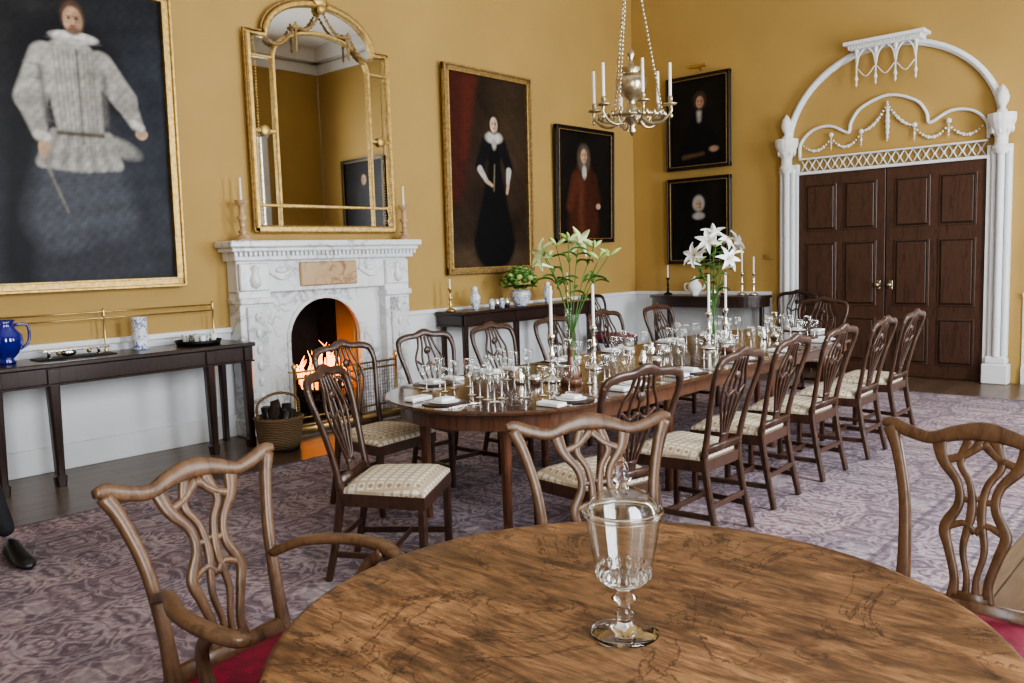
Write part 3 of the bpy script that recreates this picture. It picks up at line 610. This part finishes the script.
def splat_chair_mesh(arms,mat=M_walnut):
    b=B(); legs(b,mat,.345,.23,.26,-.22,.2,w=.048,stretch=not arms)
    b.prism([(-.235,-.22),(.255,-.285),(.255,.285),(-.235,.22)],lambda x,y,z:(x,y,z),.30,.365,mat)
    cushion(b,M_crimson,.40,.21,.275,-.21,.25)
    q=lambda s,t:bp(s,t*1.07-.045,.415,-.22)
    for s_ in(-1,1): b.sweep([q(s_*.2,0)+(.048,),q(s_*.2,.15)+(.038,),q(s_*.215,.32)+(.034,),q(s_*.25,.45)+(.036,),q(s_*.282,.52)+(.045,)],.04,.03,NB,mat)
    top=[(-.305,.53,.024),(-.275,.53,.042),(-.22,.512,.042),(-.15,.50,.04),(-.08,.52,.048),(0,.532,.06)]
    top=top+[(-s,t,w) for s,t,w in top[-2::-1]]
    b.sweep([q(s,t)+(w,) for s,t,w in top],.05,.030,NB,mat)
    b.sweep([q(-.2,.03),q(.2,.03)],.06,.03,NB,mat,k=1)
    for s_ in(-1,1):
        o=[(.052,.05,.034),(.048,.11,.026),(.070,.19,.028),(.086,.25,.034),(.052,.32,.028),(.060,.38,.026),(.108,.44,.036),(.130,.51,.05)]
        b.sweep([q(s_*s,t)+(w,) for s,t,w in o],.02,.018,NB,mat)
        i2=[(.014,.05,.024),(.014,.12,.018),(.030,.2,.020),(.014,.30,.026),(.024,.38,.022),(.058,.44,.024),(.035,.51,.034)]
        b.sweep([q(s_*s,t)+(w,) for s,t,w in i2],.018,.016,NB,mat)
        b.sweep([q(0,.50)+(.03,),q(s_*.05,.46)+(.024,),q(s_*.105,.44)+(.026,)],.018,.016,NB,mat)
        b.sweep([q(s_*.084,.25)+(.022,),q(s_*.03,.27)+(.020,),q(0,.245)+(.020,)],.018,.016,NB,mat)
        b.sweep([q(s_*.055,.34)+(.02,),q(s_*.02,.335)+(.018,),q(0,.345)+(.018,)],.018,.014,NB,mat)
    b.sweep([q(-.05,.06),q(.05,.06)],.04,.02,NB,mat,k=1)
    if arms:
        for s_ in(-1,1):
            a0=q(s_*.205,.24)
            b.sweep([a0+(.036,),(-.15,s_*.245,.672,.036),(-.02,s_*.31,.677,.042),(.10,s_*.325,.668,.048),(.18,s_*.30,.65,.046),(.19,s_*.27,.64,.03)],.045,.028,(0,0,1),mat)
            b.sweep([(.11,s_*.31,.655,.036),(.05,s_*.295,.60,.032),(.03,s_*.28,.53,.032),(.07,s_*.275,.42,.036),(.10,s_*.265,.33,.045)],.04,.03,(0,1,0),mat)
    return b.mesh('armchair' if arms else 'splat_back_chair')
DCm=dining_chair_mesh(); 
rad=math.radians
for x,y,a in [(-2.43,3.28,168),(-2.38,4.05,180),(-2.42,4.78,182),(-2.42,5.55,179),(-2.40,6.3,181),(-2.42,7.05,180)]: put('dining_chair',DCm,(x,y,RZ),rad(a))
put('dining_chair',DCm,(-3.20,2.60,RZ),rad(32))
for x,y,a in [(-4.15,3.30,5),(-4.25,4.05,-4),(-4.25,4.80,3),(-4.25,5.55,0),(-4.25,6.3,0),(-4.25,7.2,0)]: put('dining_chair',DCm,(x,y,RZ),rad(a))
put('dining_chair',DCm,(-3.4,8.15,RZ),rad(-90))
DCr=dining_chair_mesh(M_crimson,M_mahog)
put('dining_chair',DCr,(-6.55,9.2,0.001),rad(0)); put('dining_chair',DCr,(-4.45,9.95,0.001),rad(-90))
SA=splat_chair_mesh(True); SB=splat_chair_mesh(False)
put('armchair',SA,(-2.02,1.22,RZ),rad(10)); put('splat_back_chair',SB,(-1.52,2.17,RZ),rad(-36)); put('splat_back_chair',SB,(-.655,2.57,RZ),rad(-90))
# ------------------------------------------------------------------ round table
b=B(); b.lathe([(0,.72),(.70,.72),(.735,.725),(.752,.735),(.76,.745),(.752,.755),(.74,.757),(0,.757)],(0,0,0),M_burr,96)
b.lathe([(.66,.64),(.68,.65),(.68,.72),(.66,.72)],(0,0,0),M_walnut,64)
b.lathe([(.0,.18),(.12,.2),(.13,.26),(.07,.32),(.06,.4),(.09,.5),(.07,.58),(.1,.66),(.25,.7),(.25,.72),(0,.72)],(0,0,0),M_walnut,32)
for i in range(4):
    a=i*pi/2+.4; c,s_=math.cos(a),math.sin(a)
    b.sweep([(c*.05,s_*.05,.26,.09),(c*.25,s_*.25,.24,.08),(c*.45,s_*.45,.11,.06),(c*.56,s_*.56,.055,.055)],.07,.06,(-s_,c,0),M_walnut)
b.make('round_walnut_table',(-.98,1.42,-.004))
b=B()
b.lathe([(0,0),(.068,0),(.072,.004),(.069,.008),(.04,.013),(.018,.020),(.013,.035),(.020,.045),(.013,.054),(.012,.068),(.027,.080),(.012,.092),(.018,.103),(.040,.112),(.048,.118),(.046,.126),(0,.126)],(0,0,0),M_glass,40)
b.lathe([(.048,.118),(.056,.13),(.060,.15),(.070,.20),(.079,.258)],(0,0,0),M_gob,48)
b.lathe([(.079,.256),(.0805,.258),(.079,.261),(.0772,.258),(.079,.256)],(0,0,0),M_glass,48)
for i in range(16):
    a=i*pi/8; b.ell((.0535*math.cos(a),.0535*math.sin(a),.137),(.006,.006,.014),M_glass,8,6)
b.lathe([(.072,.2625),(.085,.2635),(.085,.268),(.072,.270),(.072,.2625)],(0,0,.001),M_glass,48)
b.lathe([(.074,.268),(.070,.284),(.056,.300),(.032,.311),(.014,.314)],(0,0,.001),M_gob,40)
b.lathe([(0,.308),(.014,.314),(.010,.324),(.022,.334),(.011,.343),(.017,.354),(.012,.366),(.0,.385)],(0,0,.001),M_glass,24)
b.make('covered_glass_goblet',(-.98,1.40,.7535))
# ------------------------------------------------------------------ long dining table
b=B(); TX=-3.37;hw=.71;y0,y1,de=2.92,7.95,.66
def dout(k):
    p=[]
    for i in range(25): a=pi+pi*i/24; p.append((TX+(hw-k)*math.cos(a),y0+de+(de-k)*math.sin(a)))
    for i in range(25): a=pi*i/24; p.append((TX+(hw-k)*math.cos(a),y1-de+(de-k)*math.sin(a)))
    return p
rg=[[(x,y,z) for x,y in dout(k)] for k,z in ((.015,.722),(.0,.730),(.0,.742),(.008,.75))]
b.loft(rg,M_tabtop,smooth=False)
rg=[[(x,y,z) for x,y in dout(.09)] for z in(.63,.722)]; b.loft(rg,M_tableg,smooth=False)
for x,y in [(-3.05,3.27),(-3.70,3.27),(-2.85,4.6),(-3.9,4.6),(-2.85,6.1),(-3.9,6.1),(-3.05,7.6),(-3.7,7.6)]:
    b.sweep([(x,y,.0,.035),(x,y,.06,.05),(x,y,.08,.036),(x,y,.66,.065)],.06,.05,(1,0,0),M_tableg,k=1,smooth=False)
b.make('long_dining_table',(0,0,.0135))
TZ=.7645
def gl(bm,loc,h,r,mat=M_thin):
    bm.lathe([(r*.85,.001),(.006,.006),(.0035,.02),(.0035,h*.44)],loc,M_silver,8)
    bm.lathe([(.004,h*.44),(r*.6,h*.5),(r*.95,h*.64),(r,h*.78),(r*.9,h)],loc,mat,14)
    bm.lathe([(r*.9-.0014,h-.001),(r*.9+.0014,h-.001),(r*.9+.0014,h+.002),(r*.9-.0014,h+.002),(r*.9-.0014,h-.001)],loc,M_silver,14)
GL=B(); CUT=B(); NAP=B(); MAT_=B()
seats=[(TX+hw-.23,y,180) for y in(3.55,4.15,4.8,5.55,6.3,7.05)]+[(TX-hw+.23,y,0) for y in(3.55,4.1,4.8,5.5,6.3,7.05)]+[(TX+.02,y0+.27,90),(TX,y1-.27,-90)]
for x,y,a in seats:
    Mx=Matrix.Translation((x,y,TZ))@Matrix.Rotation(rad(a),4,'Z')
    for bb in(GL,CUT,NAP,MAT_): bb.M=Mx
    MAT_.lathe([(0,.0005),(.125,.001),(.127,.003),(.125,.005),(0,.005)],(-.08,0,0),M_mahog,24)
    NAP.lathe([(0,.0055),(.06,.006),(.085,.012),(.083,.014),(.06,.009),(0,.0085)],(-.08,0,0),M_linen,24)
    NAP.box((-.10,.195,.012),(.15,.08,.022),M_linen,.009); NAP.box((-.08,0,.022),(.10,.07,.02),M_linen,.008)
    for q in(-.15,-.175,.14): 
        CUT.sweep([(-.19,q,.004,.014),(-.1,q,.005,.006),(-.04,q,.005,.007),(.0,q,.005,.022),(.03,q,.005,.012)],.01,.003,(0,0,1),M_silver,k=3)
    gl(GL,(.13,-.13,0),.19,.038); gl(GL,(.16,-.04,0),.165,.034); gl(GL,(.10,-.21,0),.15,.040); gl(GL,(.20,.06,0),.17,.036); gl(GL,(.21,-.16,0),.14,.034)
GL.M=CUT.M=NAP.M=MAT_.M=Matrix.Identity(4)
GL.make('wine_glasses'); CUT.make('silver_cutlery'); NAP.make('plates_and_napkins'); MAT_.make('place_mats')
b=B()
for x,y in [(-3.45,3.85),(-3.3,5.0),(-3.55,5.5),(-3.3,6.9)]:
    b.lathe([(0,0),(.03,0),(.034,.01),(.03,.05),(.014,.075),(.018,.085),(.012,.1),(0,.105)],(x,y,TZ),M_silver,16)
    b.lathe([(0,0),(.028,0),(.04,.03),(.036,.055),(.033,.055),(.035,.03),(0,.008)],(x+.09,y+.04,TZ),M_silver,16)
b.make('silver_cruets')
b=B()
for x,y in [(-3.15,3.98),(-3.1,5.9),(-3.6,6.5)]:
    b.lathe([(0,0),(.065,0),(.068,.03),(.062,.045),(.058,.045),(.06,.012),(0,.01)],(x,y,TZ),M_tableg,20)
    b.lathe([(0,.012),(.05,.013),(.055,.06),(.05,.10),(.02,.15),(.016,.21),(.02,.215),(.012,.235),(0,.24)],(x,y,TZ),M_tableg if y<5 else M_thin,20)
b.make('decanters_on_coasters')
def candlestick(h,mat,ch,cr=.0105,base=.06,fat=1.):
    b=B(); b.lathe([(0,0),(base,0),(base,.012),(base*.8,.022),(base*.35*fat,.035),(.012*fat,.06),(.02*fat,.08),(.010*fat,.10),(.014*fat,h*.5),(.022*fat,h*.58),(.011*fat,h*.64),(.012*fat,h*.85),(.024*fat,h*.93),(.026*fat,h),(.0,h)],(0,0,0),mat,20)
    b.lathe([(cr,h-.005),(cr*.92,h+ch),(0,h+ch+.003)],(0,0,0),M_wax,12); b.tube([(0,0,h+ch),(0,0,h+ch+.014)],.0012,M_iron,4,k=1); return b.mesh('candlestick')
CS=candlestick(.30,M_silver,.30)
for x,y in[(-3.33,4.02),(-3.45,4.62),(-3.36,6.05),(-3.45,6.5)]: put('silver_candlestick',CS,(x,y,TZ))
CG=candlestick(.36,M_siena,.2,base=.085,fat=2.2)
put('gilt_candlestick',CG,(-6.85,3.99,1.771)); put('gilt_candlestick',CG,(-6.85,5.88,1.771))
def petal(b,base,d,up,L,w,mat):
    d=Vector(d).normalized(); up=Vector(up).normalized(); s_=d.cross(up).normalized(); g=[]
    for i in range(7):
        t=i/6; ww_=w*math.sin(pi*min(1,t*.9+.08))**.8; c=Vector(base)+up*(L*.7*t-L*.55*t**3)+d*(L*.25*t+L*.75*t*t)
        g.append([tuple(c+s_*ww_*k+ (up*.012*abs(k))) for k in(-1,-.5,0,.5,1)])
    b.grid(g,mat)
def lily_flower(b,c,ax,sz,mat=M_petal):
    ax=Vector(ax).normalized(); o=ax.orthogonal().normalized(); q=ax.cross(o)
    for i in range(6): a=i*pi/3; petal(b,c,o*math.cos(a)+q*math.sin(a),ax,sz,sz*.2,mat)
    for i in range(4): a=i*pi/2; e=Vector(c)+ax*sz*.6+(o*math.cos(a)+q*math.sin(a))*sz*.15; b.tube([c,tuple(e)],.0015,M_lgreen,4,k=1); b.ell(tuple(e),(.004,.004,.008),M_siena,6,4)
def arrangement(name,loc,white,green,H1,seed,pm,nl,spread=.21):
    random.seed(seed); g=empty(name,loc); b=B()
    b.lathe([(.055,0),(.06,.008),(.042,.03),(.034,.10),(.036,.25),(.055,.44)],(0,0,0),M_glassg,24); b.lathe([(0,0),(.056,.001),(.058,.008),(.03,.02),(0,.022)],(0,0,0),M_glass,20); b.make('glass_vase',parent=g)
    b=B()
    n=white+green
    for i in range(n):
        a=i*2.4+seed; r=random.uniform(.08,spread); h=H1*random.uniform(.74,1.0); tx,ty=r*math.cos(a),r*math.sin(a)
        b.tube([(-tx*.12,-ty*.12,.03),(tx*.06,ty*.06,.3),(tx*.5,ty*.5,h*.75),(tx,ty,h)],.0035,M_green,6)
        for k in range(nl):
            t=random.uniform(.62,.93); p=(tx*t*t,ty*t*t,h*t); d=(math.cos(a+k*2.1),math.sin(a+k*2.1),.0)
            petal(b,p,d,(0,0,1),random.uniform(.09,.15),.015,M_green)
        if i<white:
            lily_flower(b,(tx,ty,h),(tx*3+.05,ty*3-.1,.22),.115,pm)
            if i%2: b.tube([(tx*.7,ty*.7,h*.9,.003),(tx*1.3,ty*1.2,h*.93,.013),(tx*1.6,ty*1.4,h*.92,.003)],0,pm,7,k=3)
        else:
            for k in range(3): aa=a+k*2; b.tube([(tx,ty,h,.004),(tx+.04*math.cos(aa),ty+.04*math.sin(aa),h+.03,.013),(tx+.08*math.cos(aa),ty+.08*math.sin(aa),h+.05,.003)],0,M_lgreen,7,k=3)
    b.make('lily_stems',parent=g)
arrangement('lily_vase',(-3.40,4.32,TZ),2,6,.88,2,M_petalg,3,.26); arrangement('lily_vase',(-3.40,6.2,TZ),7,2,.92,5,M_petal,3)
# ------------------------------------------------------------------ serving tables
def console(name,L,dep,h,loc,rz,front_legs,lw=.07):
    b=B()
    b.bx(0,L,-dep,0,h-.035,h,M_mahog,.008); b.bx(.02,L-.02,-dep+.02,-.01,h-.15,h-.035,M_mahog)
    b.bx(.01,L-.01,-dep+.012,-.01,h-.165,h-.15,M_mahog)
    for x in front_legs:
        b.sweep([(x,-dep+.05,0,lw*.8),(x,-dep+.05,.07,lw),(x,-dep+.05,.085,lw*.65),(x,-dep+.05,h-.16,lw)],lw,lw*.9,(0,1,0),M_mahog,k=1,smooth=False)
        b.bx(x-.04,x+.04,-dep+.005,-dep+.05,h-.15,h-.04,M_mahog)
    for x in(front_legs[0],front_legs[-1]): b.sweep([(x,-.07,0,.045),(x,-.07,h-.16,.06)],.06,.06,(0,1,0),M_mahog,k=1,smooth=False)
    return b.make(name,loc,rz)
console('serving_table',2.07,.54,.90,(XL+.05,1.72,0.001),pi/2,[.09,.46,1.66,2.0],.085)
console('serving_table',2.37,.46,.97,(XL+.05,6.36,0.001),pi/2,[.06,.9,1.6,2.31])
T1=.902;T2=.972
b=B(); xr=-6.905
for y in(1.85,2.75,3.68): b.lathe([(.018,0),(.02,.01),(.008,.03),(.008,.27),(.016,.29),(.008,.31),(.014,.33),(0,.35)],(xr,y,T1),M_brass,10)
for z in(1.17,1.22): b.tube([(xr,1.85,z),(xr,3.68,z)],.006,M_brass,k=1)
b.make('brass_gallery_rail')
b=B(); b.lathe([(0,0),(.05,0),(.055,.01),(.04,.025),(.07,.06),(.10,.12),(.095,.17),(.06,.21),(.055,.24),(.065,.26),(.06,.26),(.05,.24),(.05,.21),(.08,.17),(.085,.12),(0,.03)],(0,0,0),M_blueg,24)
b.tube([(0,.06,.23),(0,.13,.22),(0,.13,.12),(0,.08,.08)],.009,M_blueg); put('cobalt_glass_jug',b.mesh('jug'),(-6.73,1.98,T1),scale=1.2)
b=B(); b.lathe([(0,0),(.06,0),(.063,.01),(.06,.03),(.06,.25),(.065,.26),(.059,.26),(.055,.25),(.055,.01),(0,.008)],(0,0,0),M_porc,24); b.make('porcelain_jar',(-6.80,2.98,T1))
b=B(); b.bx(-.07,.07,-.24,.24,.055,.075,M_silver,.006)
for y in(-.18,.18):
    b.lathe([(0,0.008),(.03,0.008),(.03,.014),(.012,.02),(.012,.055)],(0,y,0),M_silver,14); b.ell((0,y*.6,.04),(.02,.02,.02),M_brass)
b.ell((.02,-.05,.042),(.04,.06,.033),M_silver); b.bx(-.1,.1,-.28,.28,.0,.008,M_iron); b.make('silver_warming_stand',(-6.72,2.44,T1))
b=B(); b.lathe([(0,0),(.17,0),(.19,.04),(.185,.04),(.17,.008),(0,.008)],(0,0,0),M_iron,32)
for i in range(14): a=i*2.4; r=.037*math.sqrt(i); b.lathe([(0,.01),(.02,.01),(.028,.085),(.025,.085),(.018,.014),(0,.014)],(r*math.cos(a),r*math.sin(a),0),M_linen if i%2 else M_thin,12)
b.make('tray_of_glasses',(-6.69,3.42,T1))
b=B(); b.lathe([(0,0),(.07,0),(.075,.01),(.12,.09),(.125,.15),(.11,.19),(.105,.185),(.105,.15),(0,.14)],(0,0,0),M_porc,24)
for i in range(34):
    a=i*2.4; r=.032*math.sqrt(i); z=.44-r*r*5.; p=(r*math.cos(a)*.95,r*math.sin(a)*1.2,z)
    b.ell(p,(.040,.042,.036),M_lgreen if i%3==0 else M_green,9,6)
    for k in range(4): aa=a+k*1.57; petal(b,(p[0],p[1],z+.02),(math.cos(aa),math.sin(aa),0),(0,0,1),.04,.016,M_lgreen if i%3 else M_green)
for i in range(18): a=i*2.4; petal(b,(.07*math.cos(a),.07*math.sin(a),.20),(math.cos(a),math.sin(a),0),(0,0,1),.13,.045,M_green)
b.make('potted_hydrangea',(-6.63,7.45,T2))
b=B(); b.lathe([(0,0),(.04,0),(.035,.02),(.06,.08),(.065,.14),(.035,.2),(.028,.22),(.04,.245),(.0,.27)],(0,0,0),M_porc,20); me=b.mesh('ginger_jar'); put('ginger_jar',me,(-6.75,6.80,T2)); put('ginger_jar',me,(-6.75,8.1,T2))
CB=candlestick(.26,M_brass,.1); 
for p in((-6.8,6.46,T2),(-6.75,8.5,T2)): put('brass_candlestick',CB,p)
b=B()
for i in range(4): b.lathe([(0,0),(.03,0),(.035,.06),(.028,.11),(.0,.12)],(0,i*.085,0),M_silver if i%2 else M_porc,14)
b.make('tea_caddies',(-6.6,6.92,T2))
b=B(); cx=-5.72; 
def dem(k,z): return [(cx+(.88-k)*math.cos(a),YF-.055-(.50-k)*max(0,math.sin(a))**.6,z) for a in np.linspace(0,pi,33)]
b.loft([dem(0,.925),dem(0,.96)],M_mahog,smooth=False); b.loft([dem(.03,.81),dem(.03,.925)],M_mahog,smooth=False)
for x,y in((-.8,.15),(-.42,.42),(.42,.42),(.8,.15)): b.sweep([(cx+x,YF-.04-y,0.001,.035),(cx+x,YF-.04-y,.82,.06)],.05,.05,(0,1,0),M_mahog,k=1,smooth=False)
b.make('demilune_side_table')
T3=.962
b=B(); b.lathe([(0,0),(.05,0),(.045,.015),(.085,.06),(.095,.12),(.07,.17),(.04,.19),(.045,.2),(.05,.215),(.02,.23),(.012,.25),(0,.26)],(0,0,0),M_linen,24)
b.tube([(.08,0,.07),(.13,0,.1),(.15,0,.17),(.17,0,.19)],.013,M_linen); b.tube([(-.08,0,.16),(-.14,0,.15),(-.14,0,.08),(-.09,0,.06)],.009,M_linen); b.make('white_teapot',(-5.85,10.16,T3),rad(10))
put('silver_candlestick',candlestick(.24,M_iron,.17),(-6.3,10.2,T3)); put('silver_candlestick',candlestick(.3,M_silver,.2),(-5.02,10.22,T3)); put('silver_candlestick',CS,(-5.2,10.25,T3))
b=B()
for i in range(2): b.lathe([(0,0),(.04,0),(.05,.04),(.03,.08),(.02,.12),(0,.13)],(i*.14,0,0),M_silver,16)
b.make('silver_casters',(-5.55,10.15,T3))
# ------------------------------------------------------------------ chandelier
g=empty('brass_chandelier',(-3.43,5.10,2.40)); b=B()
b.lathe([(0,-.02),(.015,0),(.03,.02),(.015,.045),(.05,.08),(.085,.12),(.06,.16),(.03,.19),(.025,.23),(.07,.26),(.10,.31),(.11,.37),(.07,.40),(.05,.42),(.09,.45),(.02,.47),(.015,.52),(.03,.55),(.0,.6)],(0,0,0),M_antique,20)
b.lathe([(.20,.10),(.225,.095),(.235,.11),(.225,.125),(.20,.12),(.20,.10)],(0,0,0),M_antique,40)
for i in range(24): a=i*pi/12; b.ell((.235*math.cos(a),.235*math.sin(a),.12),(.012,.012,.02),M_antique,6,4)
for i in range(6):
    a=i*pi/3+.35; c,s_=math.cos(a),math.sin(a)
    b.tube([(c*.05,s_*.05,.13,.012),(c*.13,s_*.13,.06,.011),(c*.22,s_*.22,.07,.010),(c*.28,s_*.28,.13,.010),(c*.275,s_*.275,.17,.012)],0,M_antique,8)
    b.tube([(c*.12,s_*.12,.07),(c*.14,s_*.14,.12),(c*.19,s_*.19,.13),(c*.2,s_*.2,.09)],.006,M_antique,6)
    b.lathe([(0,.165),(.045,.175),(.05,.185),(.02,.18),(.014,.19),(.018,.22),(.014,.235),(0,.235)],(c*.275,s_*.275,0),M_antique,12)
    b.lathe([(.011,.23),(.010,.46),(0,.465)],(c*.275,s_*.275,0),M_wax,10); b.tube([(c*.275,s_*.275,.46),(c*.275,s_*.275,.477)],.0015,M_iron,4,k=1)
    b.ell((c*.28,s_*.28,.10),(.014,.014,.02),M_antique,8,5)
for i in range(3):
    a=i*2*pi/3+.7; c,s_=math.cos(a),math.sin(a); n=30
    for k in range(n):
        t=k/(n-1); r=.22*(1-t)+.07*t; z=.12+.85*t; b.ell((c*r,s_*r,z),(.009,.009,.017),M_antique,6,4)
b.lathe([(.0,.98),(.10,.97),(.105,.985),(.10,1.0),(.06,1.02),(.03,1.06),(.02,1.1),(0,1.1)],(0,0,0),M_antique,20)
for i in range(8): a=i*pi/4; b.ell((.1*math.cos(a),.1*math.sin(a),1.02),(.015,.015,.035),M_antique,6,4)
b.tube([(0,0,1.08),(0,0,ZC-2.42)],.008,M_antique,k=1); b.lathe([(0,ZC-2.50),(.03,ZC-2.49),(.07,ZC-2.42),(.07,ZC-2.402),(0,ZC-2.402)],(0,0,0),M_antique)
b.make('chandelier_frame',parent=g)
# ------------------------------------------------------------------ man stepping in from the left (front shoe in view)
M_suit=plain('dark_trousers',(.012,.012,.016),.8); M_shoe=plain('black_leather',(.010,.010,.012),.3); M_skin=plain('skin',(.55,.34,.25),.5,var=.06); M_hair=plain('hair_brown',(.05,.03,.02),.7)
g=empty('standing_man',(-4.97,1.20,.0135),0)
def skinobj(name,vs,es,rs,mat,root=0):
    me=D.meshes.new(name); me.from_pydata(vs,es,[]); me.materials.append(mat); o=put(name,me,parent=g)
    md=o.modifiers.new('s','SKIN'); md.use_smooth_shade=True
    for v_,r in zip(me.skin_vertices[0].data,rs): v_.radius=r if isinstance(r,tuple) else (r,r)
    me.skin_vertices[0].data[root].use_root=True
    su=o.modifiers.new('u','SUBSURF'); su.levels=2; su.render_levels=2; return o
HX=-.36
vs=[(HX,-.02,.93),(HX-.02,-.02,1.10),(HX-.02,-.02,1.28),(HX-.02,-.02,1.42),(HX,-.02,1.52),
    (HX-.02,.17,1.40),(HX-.06,.22,1.13),(HX-.03,.21,.90),(HX-.02,-.21,1.40),(HX+.0,-.27,1.13),(HX+.10,-.26,.92),
    (HX+.02,.08,.88),(-.16,.14,.50),(-.055,.21,.11),(HX,-.12,.88),(HX-.10,-.14,.49),(HX-.30,-.14,.12)]
es=[(0,1),(1,2),(2,3),(3,4),(3,5),(5,6),(6,7),(3,8),(8,9),(9,10),(0,11),(11,12),(12,13),(0,14),(14,15),(15,16)]
rs=[(.11,.15),(.105,.14),(.12,.17),(.08,.12),.055,.065,.05,.035,.065,.05,.035,(.09,.09),.065,.05,(.09,.09),.065,.05]
skinobj('clothed_body',vs,es,rs,M_suit)
b=B(); b.ell((.03,0,1.66),(.095,.075,.12),M_skin,18,12); b.ell((.0,0,1.69),(.1,.082,.11),M_hair,18,12); b.ell((.125,0,1.65),(.018,.013,.022),M_skin,8,6); b.ell((.115,0,1.605),(.012,.024,.007),M_crimson,8,5)
for s_ in(-1,1): b.ell((.112,s_*.03,1.67),(.01,.013,.007),M_black,8,5); b.ell((.02,s_*.078,1.65),(.018,.012,.03),M_skin,8,6)
b.tube([(.01,0,1.48,.055),(.01,0,1.58,.05)],0,M_skin,12,k=1); o=b.make('head',parent=g); o.location=(HX,-.02,0)
for s_,hx,hy in((-1,HX+.10,-.26),(1,HX-.03,.21)):
    hv=[(hx,hy,.90),(hx+.01,hy,.85),(hx+.02,hy,.81)];he=[(0,1),(1,2)];hr=[(.028,.02),(.035,.016),(.036,.014)]
    for k,(dx,L) in enumerate(((.03,.07),(.012,.085),(-.008,.08),(-.026,.06))):
        i=len(hv); hv+=[(hx+.02+dx,hy,.795),(hx+.025+dx,hy-s_*.003,.795-L*.5),(hx+.02+dx,hy-s_*.015,.795-L)]; he+=[(2,i),(i,i+1),(i+1,i+2)]; hr+=[.010,.009,.008]
    i=len(hv); hv+=[(hx+.05,hy-s_*.015,.84),(hx+.065,hy-s_*.025,.80)]; he+=[(1,i),(i,i+1)]; hr+=[.012,.009]
    skinobj('hand',hv,he,hr,M_skin)
for y,x in((.21,.02),(-.14,HX-.24)):
    b=B(); ring=[]
    for (xx,w_,h_) in((-.10,.02,.03),(-.09,.034,.06),(-.05,.038,.11),(.0,.040,.11),(.06,.044,.080),(.13,.052,.058),(.19,.048,.048),(.225,.030,.034),(.235,.008,.02)):
        ring.append([(x+xx,y+w_*math.cos(a),.002+max(0,h_*(.5+.5*math.sin(a)))) for a in np.linspace(0,2*pi,15)[:-1]])
    b.loft(ring,M_shoe); b.make('shoe',parent=g)
# ------------------------------------------------------------------ lights
W=D.worlds.new('sky'); bpy.context.scene.world=W; W.use_nodes=True
W.node_tree.nodes['Background'].inputs[0].default_value=(.85,.92,1,1); W.node_tree.nodes['Background'].inputs[1].default_value=1.2
def area(name,loc,rot,sx,sy,p,c):
    l=D.lights.new(name,'AREA'); l.shape='RECTANGLE'; l.size=sx; l.size_y=sy; l.energy=p; l.color=c
    o=D.objects.new(name,l); o.location=loc; o.rotation_euler=rot; COL.objects.link(o); return o
for y,p in zip(WY,(265,345,345)): area('window_daylight',(XR+.35,y,(WZ0+WZ1)/2),(0,pi/2,0),WZ1-WZ0,2*ww,p,(.92,.96,1))
# ------------------------------------------------------------------ camera
yaw,pitch,roll=-.739,.1,.031
cy,sy=math.cos(yaw),math.sin(yaw); cp,sp=math.cos(pitch),math.sin(pitch); c,s=math.cos(roll),math.sin(roll)
r0=Vector((cy,-sy,0)); fwd=Vector((cp*sy,cp*cy,-sp)); u0=Vector((sp*sy,sp*cy,cp))
r=r0*c-u0*s; u=r0*s+u0*c
cam=D.cameras.new('camera'); cam.lens=36*837.83/1024; cam.sensor_width=36; cam.clip_start=.05
co=D.objects.new('camera',cam); COL.objects.link(co)
mw=Matrix((r,u,-fwd)).transposed().to_4x4(); mw.translation=Vector((0,0,1.55)); co.matrix_world=mw
bpy.context.scene.camera=co
vs_=bpy.context.scene.view_settings
vs_.view_transform='AgX'
try: vs_.look='AgX - Medium High Contrast'
except Exception: pass
vs_.exposure=0.05
